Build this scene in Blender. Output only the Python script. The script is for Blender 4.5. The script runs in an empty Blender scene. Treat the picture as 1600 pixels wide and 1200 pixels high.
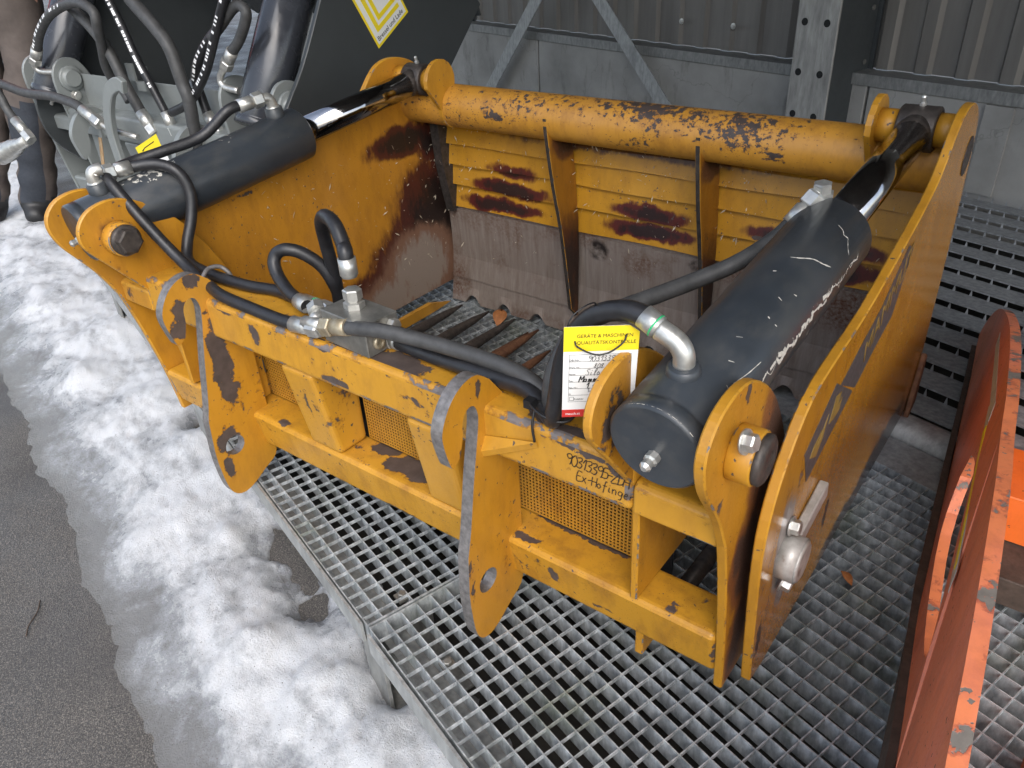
import bpy, bmesh, math, random
from mathutils import Vector, Matrix, noise
R = math.radians
random.seed(7)
scene = bpy.context.scene
COL = scene.collection

# ------------------------------------------------------------------ camera
CAM_H = 1.0863
def cam_matrix(pitch, roll, yaw):
    p, r, y = R(pitch), R(roll), R(yaw)
    f = Vector((math.cos(p)*math.sin(y), math.cos(p)*math.cos(y), -math.sin(p)))
    r0 = Vector((math.cos(y), -math.sin(y), 0)); u0 = r0.cross(f)
    rr = math.cos(r)*r0 + math.sin(r)*u0
    uu = -math.sin(r)*r0 + math.cos(r)*u0
    m = Matrix((rr, uu, -f)).transposed().to_4x4()
    m.translation = (0, 0, CAM_H)
    return m
cd = bpy.data.cameras.new('camera'); cam = bpy.data.objects.new('camera', cd); COL.objects.link(cam)
cam.matrix_world = cam_matrix(31.6285, -3.3687, -55.3993)
cd.sensor_width = 36; cd.lens = 36*1208.42/1600; cd.clip_start = 0.02; cd.clip_end = 500
scene.camera = cam
# ------------------------------------------------------------------ sky, sun, exposure
SUN_EL, SUN_AZ = 46.0, 116.0       # azimuth of the sun, clockwise from +Y
w = bpy.data.worlds.new('World'); scene.world = w; w.use_nodes = True
nt = w.node_tree; bg = nt.nodes['Background']
sky = nt.nodes.new('ShaderNodeTexSky'); sky.sky_type = 'NISHITA'; sky.sun_disc = False
sky.sun_elevation = R(SUN_EL); sky.sun_rotation = R(SUN_AZ)
sky.air_density = 1.0; sky.dust_density = 2.0; sky.ozone_density = 0.6
hs = nt.nodes.new('ShaderNodeHueSaturation'); hs.inputs['Saturation'].default_value = 0.68
nt.links.new(sky.outputs[0], hs.inputs['Color']); nt.links.new(hs.outputs[0], bg.inputs['Color'])
bg.inputs['Strength'].default_value = 0.15
sl = bpy.data.lights.new('sun', 'SUN'); so = bpy.data.objects.new('sun', sl); COL.objects.link(so)
sl.energy = 1.4; sl.angle = R(60); sl.color = (1, 0.985, 0.965)
sd = Vector((math.cos(R(SUN_EL))*math.sin(R(SUN_AZ)), math.cos(R(SUN_EL))*math.cos(R(SUN_AZ)), math.sin(R(SUN_EL))))
so.rotation_euler = sd.to_track_quat('Z', 'Y').to_euler(); so.location = sd*8
vs = scene.view_settings
vs.view_transform = 'Standard'; vs.look = 'None'; vs.exposure = 1.12; vs.gamma = 1; vs.use_curve_mapping = False

scene.cycles.max_bounces = 6; scene.cycles.diffuse_bounces = 4; scene.cycles.glossy_bounces = 3; scene.cycles.transmission_bounces = 2
scene.cycles.use_adaptive_sampling = True; scene.cycles.adaptive_threshold = 0.02
# ------------------------------------------------------------------ material helpers
def new_mat(name):
    m = bpy.data.materials.new(name); m.use_nodes = True
    return m, m.node_tree, m.node_tree.nodes['Principled BSDF']
def N(nt, t, **kw):
    n = nt.nodes.new(t)
    for k, v in kw.items():
        if hasattr(n, k): setattr(n, k, v)
        else: n.inputs[k].default_value = v
    return n
def L(nt, a, b): nt.links.new(a, b)
def math_(nt, op, a, b=None, clamp=False):
    n = nt.nodes.new('ShaderNodeMath'); n.operation = op; n.use_clamp = clamp
    for i, v in enumerate((a, b)):
        if v is None: continue
        if isinstance(v, (int, float)): n.inputs[i].default_value = v
        else: nt.links.new(v, n.inputs[i])
    return n.outputs[0]
def mapr(nt, v, a, b, c=0.0, d=1.0, smooth=False):
    n = nt.nodes.new('ShaderNodeMapRange'); n.clamp = True
    if smooth: n.interpolation_type = 'SMOOTHSTEP'
    nt.links.new(v, n.inputs[0])
    for i, x in zip((1, 2, 3, 4), (a, b, c, d)): n.inputs[i].default_value = x
    return n.outputs[0]
def mix(nt, fac, a, b):
    n = nt.nodes.new('ShaderNodeMix'); n.data_type = 'RGBA'
    if isinstance(fac, (int, float)): n.inputs['Factor'].default_value = fac
    else: nt.links.new(fac, n.inputs['Factor'])
    for s, v in (('A', a), ('B', b)):
        i = [x for x in n.inputs if x.name == s and x.type == 'RGBA'][0]
        if isinstance(v, tuple): i.default_value = (*v[:3], 1)
        else: nt.links.new(v, i)
    return [o for o in n.outputs if o.type == 'RGBA'][0]
def tex(nt, vec, scale, detail=4, rough=0.55, dist=0.0, lac=2.0):
    n = N(nt, 'ShaderNodeTexNoise'); n.inputs['Scale'].default_value = scale; n.inputs['Detail'].default_value = detail
    n.inputs['Roughness'].default_value = rough; n.inputs['Distortion'].default_value = dist
    if vec is not None: L(nt, vec, n.inputs['Vector'])
    return n.outputs['Fac']
def obcoord(nt): return N(nt, 'ShaderNodeTexCoord').outputs['Object']
def scaled(nt, vec, s):
    n = N(nt, 'ShaderNodeVectorMath', operation='MULTIPLY'); L(nt, vec, n.inputs[0]); n.inputs[1].default_value = s
    return n.outputs[0]
def bump(nt, bsdf, h, strength=0.2, dist=0.002):
    b = N(nt, 'ShaderNodeBump'); b.inputs['Strength'].default_value = strength; b.inputs['Distance'].default_value = dist
    L(nt, h, b.inputs['Height']); L(nt, b.outputs[0], bsdf.inputs['Normal'])
def warp(nt, vec, scale, amt):
    n = N(nt, 'ShaderNodeTexNoise'); n.inputs['Scale'].default_value = scale; n.inputs['Detail'].default_value = 4; n.inputs['Roughness'].default_value = 0.6
    L(nt, vec, n.inputs['Vector'])
    a = N(nt, 'ShaderNodeVectorMath', operation='SUBTRACT'); L(nt, n.outputs['Color'], a.inputs[0]); a.inputs[1].default_value = (.5, .5, .5)
    b = N(nt, 'ShaderNodeVectorMath', operation='SCALE'); L(nt, a.outputs[0], b.inputs[0]); b.inputs['Scale'].default_value = amt
    c = N(nt, 'ShaderNodeVectorMath', operation='ADD'); L(nt, vec, c.inputs[0]); L(nt, b.outputs[0], c.inputs[1])
    return c.outputs[0]
def patches(nt, vec, lst):
    tot = None
    for c, r, s in lst:
        a = N(nt, 'ShaderNodeVectorMath', operation='SUBTRACT'); L(nt, vec, a.inputs[0]); a.inputs[1].default_value = c
        b = N(nt, 'ShaderNodeVectorMath', operation='DIVIDE'); L(nt, a.outputs[0], b.inputs[0]); b.inputs[1].default_value = r
        l = N(nt, 'ShaderNodeVectorMath', operation='LENGTH'); L(nt, b.outputs[0], l.inputs[0])
        v = mapr(nt, l.outputs['Value'], 0.0, 1.0, s, 0.0, True)
        tot = v if tot is None else math_(nt, 'MAXIMUM', tot, v)
    return tot

def paint(name, col, chip_patches=(), amount=0.0, stains=(), dirt=0.25, rough=0.42, scale=38, aniso=(1, 1, 1), chipcol=(.062, .046, .040), speck=0.0):
    """worn machine paint: chips down to brown-grey steel where it was knocked, soft burnt or rusty stains"""
    m, nt, b = new_mat(name)
    co = obcoord(nt)
    big = tex(nt, co, 5.0, 3)
    base = mix(nt, mapr(nt, big, .35, .7), tuple(c*.93 for c in col), tuple(min(1, c*1.05) for c in col))
    # faint grime
    g = tex(nt, scaled(nt, co, (3, 3, 1.2)), 9.0, 8, .7)
    base = mix(nt, mapr(nt, g, .46, .74, 0, dirt*1.5), base, (col[0]*.40, col[1]*.33, col[2]*.5+.006))
    fade = tex(nt, scaled(nt, co, (1.5, 1.5, 1)), 3.3, 5, .6)
    base = mix(nt, mapr(nt, fade, .50, .72, 0, .35), base, (min(1, col[0]*1.12), col[1]*1.22, col[2]*2.2+.02))
    fine = tex(nt, co, 260, 2)
    if stains:
        sv = warp(nt, co, 14, .05)
        for lst, c1, c2 in stains:
            s = patches(nt, sv, lst)
            nn = tex(nt, scaled(nt, co, (1, 1, .35)), 45, 6, .65)
            s2 = math_(nt, 'MULTIPLY', s, mapr(nt, nn, .2, .75, .55, 1.5))
            edge = mapr(nt, s2, .14, .42, 0, 1, True)
            core = mapr(nt, s2, .45, .75, 0, 1, True)
            base = mix(nt, edge, base, mix(nt, core, c1, c2))
    hv = scaled(nt, co, aniso)
    wv = warp(nt, hv, 22, .018)
    hf = tex(nt, wv, scale, 5, .62)
    lf = tex(nt, co, 7, 2)
    v = math_(nt, 'ADD', math_(nt, 'MULTIPLY', hf, .7), math_(nt, 'MULTIPLY', lf, .3))
    if chip_patches:
        d = patches(nt, warp(nt, co, 30, .03), chip_patches)
        v = math_(nt, 'ADD', v, math_(nt, 'MULTIPLY', d, .55))
    thr = .70 - amount*.12
    mask = mapr(nt, v, thr, thr+.012)
    dots = tex(nt, wv, scale*2.6, 3, .55)
    gate = mapr(nt, lf, .40, .62, 0, .085)
    if chip_patches: gate = math_(nt, 'ADD', gate, math_(nt, 'MULTIPLY', d, .10))
    m2 = mapr(nt, math_(nt, 'ADD', dots, gate), .745-amount*.03, .757-amount*.03)
    mask = math_(nt, 'MAXIMUM', mask, m2)
    halo = mapr(nt, v, thr-.05, thr, 0, .55, True)
    base = mix(nt, halo, base, (col[0]*.34, col[1]*.26, col[2]*.5))
    steel = mix(nt, mapr(nt, tex(nt, co, 60, 5), .35, .7), chipcol, tuple(c*1.5 for c in chipcol))
    colr = mix(nt, mask, base, steel)
    if speck:
        sp = tex(nt, co, 420, 1, .5)
        colr = mix(nt, mapr(nt, sp, .74-speck*.06, .77), colr, (.03, .02, .015))
    L(nt, colr, b.inputs['Base Color'])
    rr = mapr(nt, fine, .3, .7, rough-.06, rough+.08)
    n = nt.nodes.new('ShaderNodeMix'); n.data_type = 'FLOAT'
    L(nt, mask, n.inputs[0]); L(nt, rr, n.inputs[2]); n.inputs[3].default_value = .55
    L(nt, n.outputs[0], b.inputs['Roughness'])
    h = math_(nt, 'SUBTRACT', math_(nt, 'ADD', math_(nt, 'MULTIPLY', g, .25), math_(nt, 'MULTIPLY', fine, .05)), mask)
    bump(nt, b, h, .45, .0012)
    return m

def metal(name, c1, c2, scale=30, metallic=.7, r1=.35, r2=.6, stretch=(1, 1, 1), bumpk=.15, spots=None):
    m, nt, b = new_mat(name); co = scaled(nt, obcoord(nt), stretch)
    t = tex(nt, co, scale, 6, .62)
    col = mix(nt, mapr(nt, t, .32, .68), c1, c2)
    if spots:
        t2 = tex(nt, co, scale*.35, 5, .65)
        col = mix(nt, mapr(nt, t2, spots[1], spots[1]+.1), col, spots[0])
    L(nt, col, b.inputs['Base Color']); b.inputs['Metallic'].default_value = metallic
    L(nt, mapr(nt, tex(nt, co, scale*2.3, 3), .3, .7, r1, r2), b.inputs['Roughness'])
    bump(nt, b, t, bumpk, .001)
    return m
def plain(name, col, rough=.5, metallic=0.0, var=.12, scale=40, bumpk=.08):
    m, nt, b = new_mat(name); co = obcoord(nt)
    t = tex(nt, co, scale, 5, .6)
    L(nt, mix(nt, mapr(nt, t, .3, .7), tuple(c*(1-var) for c in col), tuple(min(1, c*(1+var)) for c in col)), b.inputs['Base Color'])
    L(nt, mapr(nt, tex(nt, co, scale*3, 2), .3, .7, max(.05, rough-.08), rough+.08), b.inputs['Roughness'])
    b.inputs['Metallic'].default_value = metallic
    if bumpk: bump(nt, b, t, bumpk, .001)
    return m

YEL = (.50, .245, .020)
STEELC = (.085, .07, .065)
BURN1, BURN2 = (.075, .018, .010), (.018, .010, .008)
MAT = {}
MAT['yel_rail'] = paint('yellow_paint_top_rail', YEL, [
    ((-.60, -.03, .412), (.11, .05, .03), 1.0), ((-.84, -.03, .412), (.12, .04, .02), .9), ((-.70, -.052, .405), (.30, .03, .012), .85),
    ((-.48, -.052, .405), (.12, .03, .012), .6), ((-.73, -.055, .335), (.055, .02, .018), 1.0), ((-.30, -.01, .41), (.05, .04, .02), 1.0),
    ((-.245, -.045, .405), (.05, .03, .02), .9), ((-.20, -.052, .395), (.035, .03, .014), .75), ((-.16, -.052, .385), (.03, .03, .014), .8),
    ((-.147, -.055, .328), (.028, .02, .016), 1.0), ((-.95, -.052, .37), (.03, .02, .03), .55), ((-.43, -.0, .41), (.05, .04, .02), .75),
    ((-1.03, -.052, .40), (.06, .02, .012), .6), ((-.55, -.055, .365), (.05, .02, .012), .45)],
    amount=.55, dirt=.35)
MAT['yel_beam'] = paint('yellow_paint_bottom_beam', YEL, [
    ((-.66, .03, .122), (.10, .045, .03), 1.0), ((-.74, .05, .122), (.06, .03, .02), .9), ((-.36, .0, .122), (.035, .012, .02), .9),
    ((-.25, .058, .122), (.12, .012, .01), .8), ((-.30, .058, .122), (.12, .01, .01), .7), ((-1.0, -.0, .119), (.03, .015, .02), .7), ((-.09, .0, .122), (.02, .02, .02), .6),
    ((-.20, -.008, .05), (.05, .03, .012), .45), ((-.30, -.008, .075), (.02, .03, .03), .55), ((-.70, -.008, .03), (.18, .03, .012), .55), ((-.014, -.01, .08), (.008, .03, .04), .8)],
    amount=.45, dirt=.45, speck=.4)
MAT['yel_frame'] = paint('yellow_paint_frame', YEL, [((-.85, -.05, .23), (.012, .03, .06), .75), ((-.47, -.05, .25), (.02, .03, .03), .4)], amount=.45, dirt=.2)
MAT['yel_hook_l'] = paint('yellow_paint_chipped_hook', (.475, .218, .015), [
    ((-1.089, -.055, .27), (.02, .035, .15), 1.0), ((-1.089, -.105, .40), (.02, .03, .05), .85), ((-1.089, -.07, .455), (.02, .03, .025), .9),
    ((-1.089, -.085, .09), (.02, .035, .05), 1.0), ((-1.089, -.04, .20), (.02, .04, .025), .75), ((-1.089, -.12, .37), (.02, .03, .03), .9), ((-1.089, -.10, .03), (.02, .02, .05), .7)],
    amount=.45, dirt=.3, scale=48)
MAT['yel_hook_r'] = paint('yellow_paint_hook', (.475, .218, .015), [
    ((-.388, -.105, .355), (.02, .02, .03), .75), ((-.388, -.06, .44), (.02, .012, .04), .6), ((-.388, -.02, .385), (.02, .03, .015), .5), ((-.388, -.045, .33), (.02, .012, .015), .6), ((-.388, -.115, .10), (.02, .012, .08), .5)],
    amount=.25, dirt=.3)
MAT['yel_lug'] = paint('yellow_paint_lug', (.46, .208, .015), [((-1.40, -.02, .36), (.06, .05, .05), .8), ((-.14, -.10, .50), (.03, .05, .08), .55)], amount=.15, dirt=.35,
    stains=[([((-1.305, -.085, .505), (.04, .06, .06), .45), ((-1.38, -.02, .40), (.08, .06, .05), .8)], (.11, .05, .02), (.03, .024, .02))])
MAT['yel_lug_r'] = paint('yellow_paint_outer_side_plate', (.46, .208, .015), [((0, -.10, .43), (.03, .03, .04), .45), ((0, -.05, .56), (.03, .015, .03), .6)], amount=.05, dirt=.3,
    stains=[([((0, .07, .42), (.06, .11, .22), 1.0), ((0, .03, .26), (.06, .075, .17), 1.0), ((0, .035, .10), (.06, .05, .17), 1.0), ((0, -.005, .28), (.06, .045, .09), .9)], (.20, .075, .025), (.075, .04, .028))])
MAT['yel_jaw_l'] = paint('yellow_paint_jaw_inside', (.48, .208, .016), [((-1.345, .25, .49), (.03, .06, .012), .5)], amount=.0, dirt=.3, speck=.5,
    stains=[([((-1.345, .93, .22), (.06, .36, .34), 1.0), ((-1.345, .80, .08), (.06, .36, .30), 1.0), ((-1.345, .62, .05), (.06, .25, .20), .9)], BURN1, BURN2),
            ([((-1.345, .80, .10), (.06, .26, .21), 1.0), ((-1.345, .66, .04), (.06, .22, .17), .9)], (.20, .105, .065), (.27, .215, .175)),
            ([((-1.345, .79, .49), (.06, .24, .07), .85), ((-1.345, .90, .46), (.06, .12, .08), .8)], BURN1, BURN2)])
MAT['yel_jaw_r'] = paint('yellow_paint_jaw_outside', (.43, .195, .016), [((.034, .10, .36), (.03, .02, .03), .5), ((.034, .30, .15), (.03, .02, .06), .6), ((.034, .03, .10), (.03, .02, .10), .55)], amount=.1, dirt=.35, rough=.17,
    stains=[([((.034, .075, .255), (.03, .045, .14), 1.0), ((.034, .10, .17), (.03, .04, .09), .8)], (.24, .20, .17), (.34, .32, .30)),
            ([((.034, .72, .03), (.03, .35, .10), .8), ((.034, .45, .03), (.03, .25, .05), .6)], (.06, .045, .035), (.03, .027, .025))])
WSTAIN = []
for x0, x1, z, s in ((-1.16, -.985, .400, .62), (-1.21, -.97, .345, .95), (-1.26, -1.0, .294, 1.0), (-.745, -.54, .352, .8), (-.77, -.53, .302, .95), (-.40, -.28, .352, .7), (-.30, -.06, .352, .7), (-.30, -.05, .300, .85)):
    WSTAIN.append((((x0+x1)/2, .93, z), ((x1-x0)/2*1.75, .08, .037), s))
MAT['yel_sheet'] = paint('yellow_paint_front_sheet', (.50, .238, .014), [((-.36, .93, .34), (.03, .1, .01), .5)], amount=.03, dirt=.3, speck=.5,
    stains=[(WSTAIN, (.085, .014, .010), (.022, .010, .009)), ([((-.7, .93, .505), (.9, .1, .03), .42)], (.09, .035, .012), (.05, .02, .01))])
MAT['yel_tube'] = paint('yellow_paint_tube', (.50, .235, .030), [((-.70, .84, .63), (.62, .10, .075), .26), ((-.42, .82, .62), (.40, .10, .06), .22), ((-1.02, .805, .585), (.05, .03, .02), .5), ((-.30, .80, .575), (.05, .03, .018), .45), ((-.62, .80, .56), (.16, .05, .03), .2)], amount=.5, dirt=.45, scale=66, aniso=(1, 1, 1.3), chipcol=(.045, .034, .03))
MAT['yel_edge'] = paint('yellow_paint_worn_edges', YEL, (), amount=1.05, dirt=.3, scale=30, chipcol=(.11, .10, .095))
MAT['yel_edge_rail'] = paint('yellow_paint_rubbed_rail_edges', YEL, (), amount=1.45, dirt=.3, scale=24, chipcol=(.12, .105, .10))
MAT['yel_plain'] = paint('yellow_paint_small_parts', (.47, .222, .018), (), amount=.12, dirt=.3)
MAT['yel_mesh'] = paint('yellow_paint_perforated_sheet', (.42, .20, .02), (), amount=.25, dirt=.5, chipcol=(.03, .025, .02), speck=.6)
MAT['yel_rib'] = paint('brown_stained_rib_paint', (.34, .14, .012), (), amount=.1, dirt=.4, stains=[([((-.66, .90, .16), (.6, .3, .30), 1.0), ((-.66, .88, .52), (.6, .12, .07), .9)], (.10, .035, .014), (.035, .018, .012))])
def worn_steel():
    m, nt, b = new_mat('worn_blade_steel'); co = obcoord(nt)
    streak = tex(nt, scaled(nt, co, (1, 1, .06)), 70, 6, .7)
    col = mix(nt, mapr(nt, streak, .3, .7), (.20, .155, .125), (.31, .265, .23))
    rust = tex(nt, co, 9, 6, .65); rf = tex(nt, co, 120, 4, .7)
    rz = patches(nt, warp(nt, co, 10, .08), [((-1.25, .93, .25), (.30, .2, .10), .75), ((-.85, .93, .25), (.2, .2, .06), .6), ((-.45, .93, .24), (.25, .2, .06), .7), ((-.7, .93, -.04), (1.2, .2, .05), .55), ((-1.36, .93, .05), (.12, .2, .3), .7), ((-.16, .93, .22), (.2, .2, .08), .9), ((-.64, .93, .20), (.25, .2, .06), .5)])
    rm = math_(nt, 'MULTIPLY', mapr(nt, math_(nt, 'ADD', rust, math_(nt, 'MULTIPLY', rz, .38)), .55, .85), mapr(nt, rf, .35, .62))
    col = mix(nt, rm, col, (.115, .042, .018))
    dk = patches(nt, warp(nt, co, 20, .03), [((-.80, .93, .222), (.055, .2, .05), 1.0), ((-.50, .93, .235), (.05, .2, .03), 1.0), ((-.90, .93, .22), (.03, .2, .05), .8), ((-.37, .93, .16), (.04, .2, .03), .9)])
    col = mix(nt, math_(nt, 'MULTIPLY', mapr(nt, dk, .25, .6), mapr(nt, tex(nt, co, 30, 5), .35, .55)), col, (.025, .018, .015))
    L(nt, col, b.inputs['Base Color']); b.inputs['Metallic'].default_value = .25
    L(nt, mapr(nt, streak, .3, .7, .42, .62), b.inputs['Roughness']); bump(nt, b, math_(nt, 'ADD', streak, rf), .15, .001)
    return m
MAT['blade'] = worn_steel()
MAT['edge_steel'] = metal('bare_edge_steel', (.15, .14, .135), (.30, .28, .27), 90, .55, .38, .6)
MAT['worn_bright'] = metal('rubbed_bright_steel', (.34, .32, .29), (.58, .56, .53), 40, .35, .4, .6, spots=((.16, .08, .04), .62))
MAT['dark_steel'] = metal('dark_greasy_steel', (.035, .03, .028), (.09, .075, .065), 60, .4, .4, .65)
MAT['rust'] = metal('rusty_steel', (.09, .035, .018), (.21, .10, .05), 45, .15, .6, .85, bumpk=.4)
MAT['zinc'] = metal('zinc_fitting', (.42, .42, .40), (.62, .61, .57), 60, .75, .28, .45)
MAT['zinc_dull'] = metal('dull_zinc_block', (.15, .147, .132), (.27, .262, .24), 25, .6, .35, .55)
MAT['zinc_yel'] = metal('yellowed_zinc', (.30, .24, .15), (.45, .40, .30), 50, .6, .35, .5)
MAT['rod'] = metal('chromed_piston_rod', (.30, .30, .31), (.40, .40, .41), 60, 1.0, .05, .14, (1, .4, 1), .03)
MAT['hose'] = plain('black_rubber_hose', (.018, .018, .02), .42, 0, .3, 60, .1)
MAT['hose_dusty'] = plain('dusty_rubber_hose', (.05, .05, .05), .55, 0, .3, 50, .1)
MAT['black'] = plain('black_plastic', (.012, .012, .013), .4)
MAT['cyl'] = paint('anthracite_cylinder_paint', (.030, .036, .043), [
    ((-.055, .25, .50), (.03, .30, .035), .0)], amount=-.35, dirt=.15, rough=.34, chipcol=(.42, .40, .36), scale=70)
def cyl_scratched(name, spots):
    m, nt, b = new_mat(name); co = obcoord(nt)
    base = mix(nt, mapr(nt, tex(nt, co, 8, 4), .35, .7), (.026, .031, .037), (.040, .047, .056))
    sm = tex(nt, scaled(nt, co, (1, .5, 1)), 16, 5, .7)
    base = mix(nt, mapr(nt, sm, .45, .8, 0, .6), base, (.095, .09, .08))
    d = patches(nt, warp(nt, co, 26, .022), spots)
    fl = tex(nt, warp(nt, co, 40, .02), 85, 4, .6)
    v = math_(nt, 'ADD', fl, math_(nt, 'MULTIPLY', d, .50))
    mk = mapr(nt, v, .765, .785)
    col = mix(nt, mk, base, (.50, .48, .43))
    L(nt, col, b.inputs['Base Color'])
    L(nt, mapr(nt, sm, .35, .7, .28, .45), b.inputs['Roughness'])
    bump(nt, b, math_(nt, 'SUBTRACT', math_(nt, 'MULTIPLY', sm, .2), mk), .3, .0008)
    return m
MAT['cyl_r'] = cyl_scratched('anthracite_paint_scratched', [((-.006, .10, .552), (.012, .16, .02), .5), ((-.003, .24, .575), (.012, .12, .016), .45), ((-.07, -.125, .555), (.06, .012, .03), .62), ((-.07, .45, .66), (.06, .05, .02), .40), ((-.03, -.06, .53), (.03, .06, .04), .45)])
MAT['cyl_l'] = cyl_scratched('anthracite_paint_flecked', [((-1.35, .05, .595), (.07, .16, .03), .52), ((-1.29, .50, .66), (.06, .03, .03), .52), ((-1.376, -.10, .56), (.07, .012, .03), .5), ((-1.34, .25, .62), (.06, .1, .03), .3)])
# galvanised grating
def galv(name, a, b_, green=.0, scale=26):
    m, nt, b = new_mat(name)
    geo = N(nt, 'ShaderNodeNewGeometry').outputs['Position']
    t = tex(nt, scaled(nt, geo, (1, 1, .35)), scale*2.2, 6, .68); t2 = tex(nt, scaled(nt, geo, (1, 1, .3)), scale*.5, 4, .6)
    col = mix(nt, mapr(nt, t, .36, .66), a, b_)
    col = mix(nt, mapr(nt, t2, .55, .75, 0, .6), col, tuple(c*.5 for c in a))
    if green:
        g = tex(nt, geo, 7, 4, .6)
        col = mix(nt, mapr(nt, g, .50, .68, 0, green), col, (.13, .15, .06))
    L(nt, col, b.inputs['Base Color']); b.inputs['Metallic'].default_value = .35
    L(nt, mapr(nt, t, .3, .7, .42, .66), b.inputs['Roughness']); bump(nt, b, t, .2, .001)
    return m
MAT['galv'] = galv('galvanised_grating', (.23, .25, .26), (.58, .61, .62), .5)
MAT['galv_plain'] = galv('galvanised_steel', (.25, .255, .25), (.42, .425, .41))
MAT['galv_dark'] = galv('weathered_galvanised_steel', (.17, .17, .165), (.30, .30, .28))
# grey neighbour machine
MAT['grey'] = plain('grey_machine_paint', (.20, .215, .21), .36, 0, .06, 12, .02)
MAT['grey_shaded'] = plain('grey_machine_paint_shaded', (.045, .05, .052), .36, 0, .06, 12, .02)  # machine grey with shade put into the colour, for raised jaw and column recess
MAT['grey_cyl'] = plain('anthracite_gloss_paint', (.035, .038, .045), .22, 0, .05, 12, 0)
MAT['grey_wear'] = metal('rusty_hook_bearing_face', (.34, .20, .09), (.45, .32, .19), 60, .2, .5, .7)
# orange implement
MAT['orange'] = paint('orange_paint_worn', (.80, .235, .11), [((.24, .25, .10), (.08, .10, .05), .55), ((.27, -.1, .0), (.1, .05, .12), .5)], amount=.05, dirt=.3)
MAT['orange_edge'] = paint('orange_edge_worn', (.78, .23, .09), (), amount=1.0, dirt=.3, chipcol=(.16, .14, .12), scale=26)
MAT['orange_bright'] = paint('orange_paint_bright', (.80, .16, .02), (), amount=.25, dirt=.2, chipcol=(.05, .03, .02))
MAT['brown'] = plain('brown_dirty_steel', (.075, .055, .042), .7, .1, .3, 60, .4)
MAT['sticker_white'] = plain('faded_white_sticker', (.55, .53, .47), .5, 0, .15, 60)
MAT['card_yellow'] = plain('card_yellow', (.85, .66, .02), .45, 0, .02, 10, 0)
MAT['card_white'] = plain('card_white', (.78, .78, .76), .5, 0, .02, 10, 0)
MAT['card_red'] = plain('card_red', (.55, .03, .025), .45, 0, .02, 10, 0)
MAT['ink'] = plain('black_ink', (.012, .012, .012), .5, 0, .1, 10, 0)
MAT['ink_grey'] = plain('printed_grey_ink', (.12, .12, .12), .6, 0, .1, 10, 0)
MAT['white_ink'] = plain('white_print', (.8, .8, .8), .6, 0, .02, 10, 0)
MAT['marker'] = plain('marker_pen', (.035, .022, .012), .55, 0, .2, 10, 0)
MAT['decal'] = plain('grey_decal_film', (.055, .055, .055), .5, 0, .15, 30, .03)
MAT['decal_yel'] = plain('decal_yellow_letters', (.22, .14, .03), .5, 0, .15, 30, .03)
MAT['green'] = plain('green_ring', (.03, .42, .16), .4, 0, .05, 10, 0)
MAT['leaf'] = plain('dry_leaf', (.34, .13, .04), .7, 0, .3, 80, .2)
MAT['straw'] = plain('straw_crumbs', (.55, .48, .36), .8, 0, .3, 80, 0)

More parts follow.
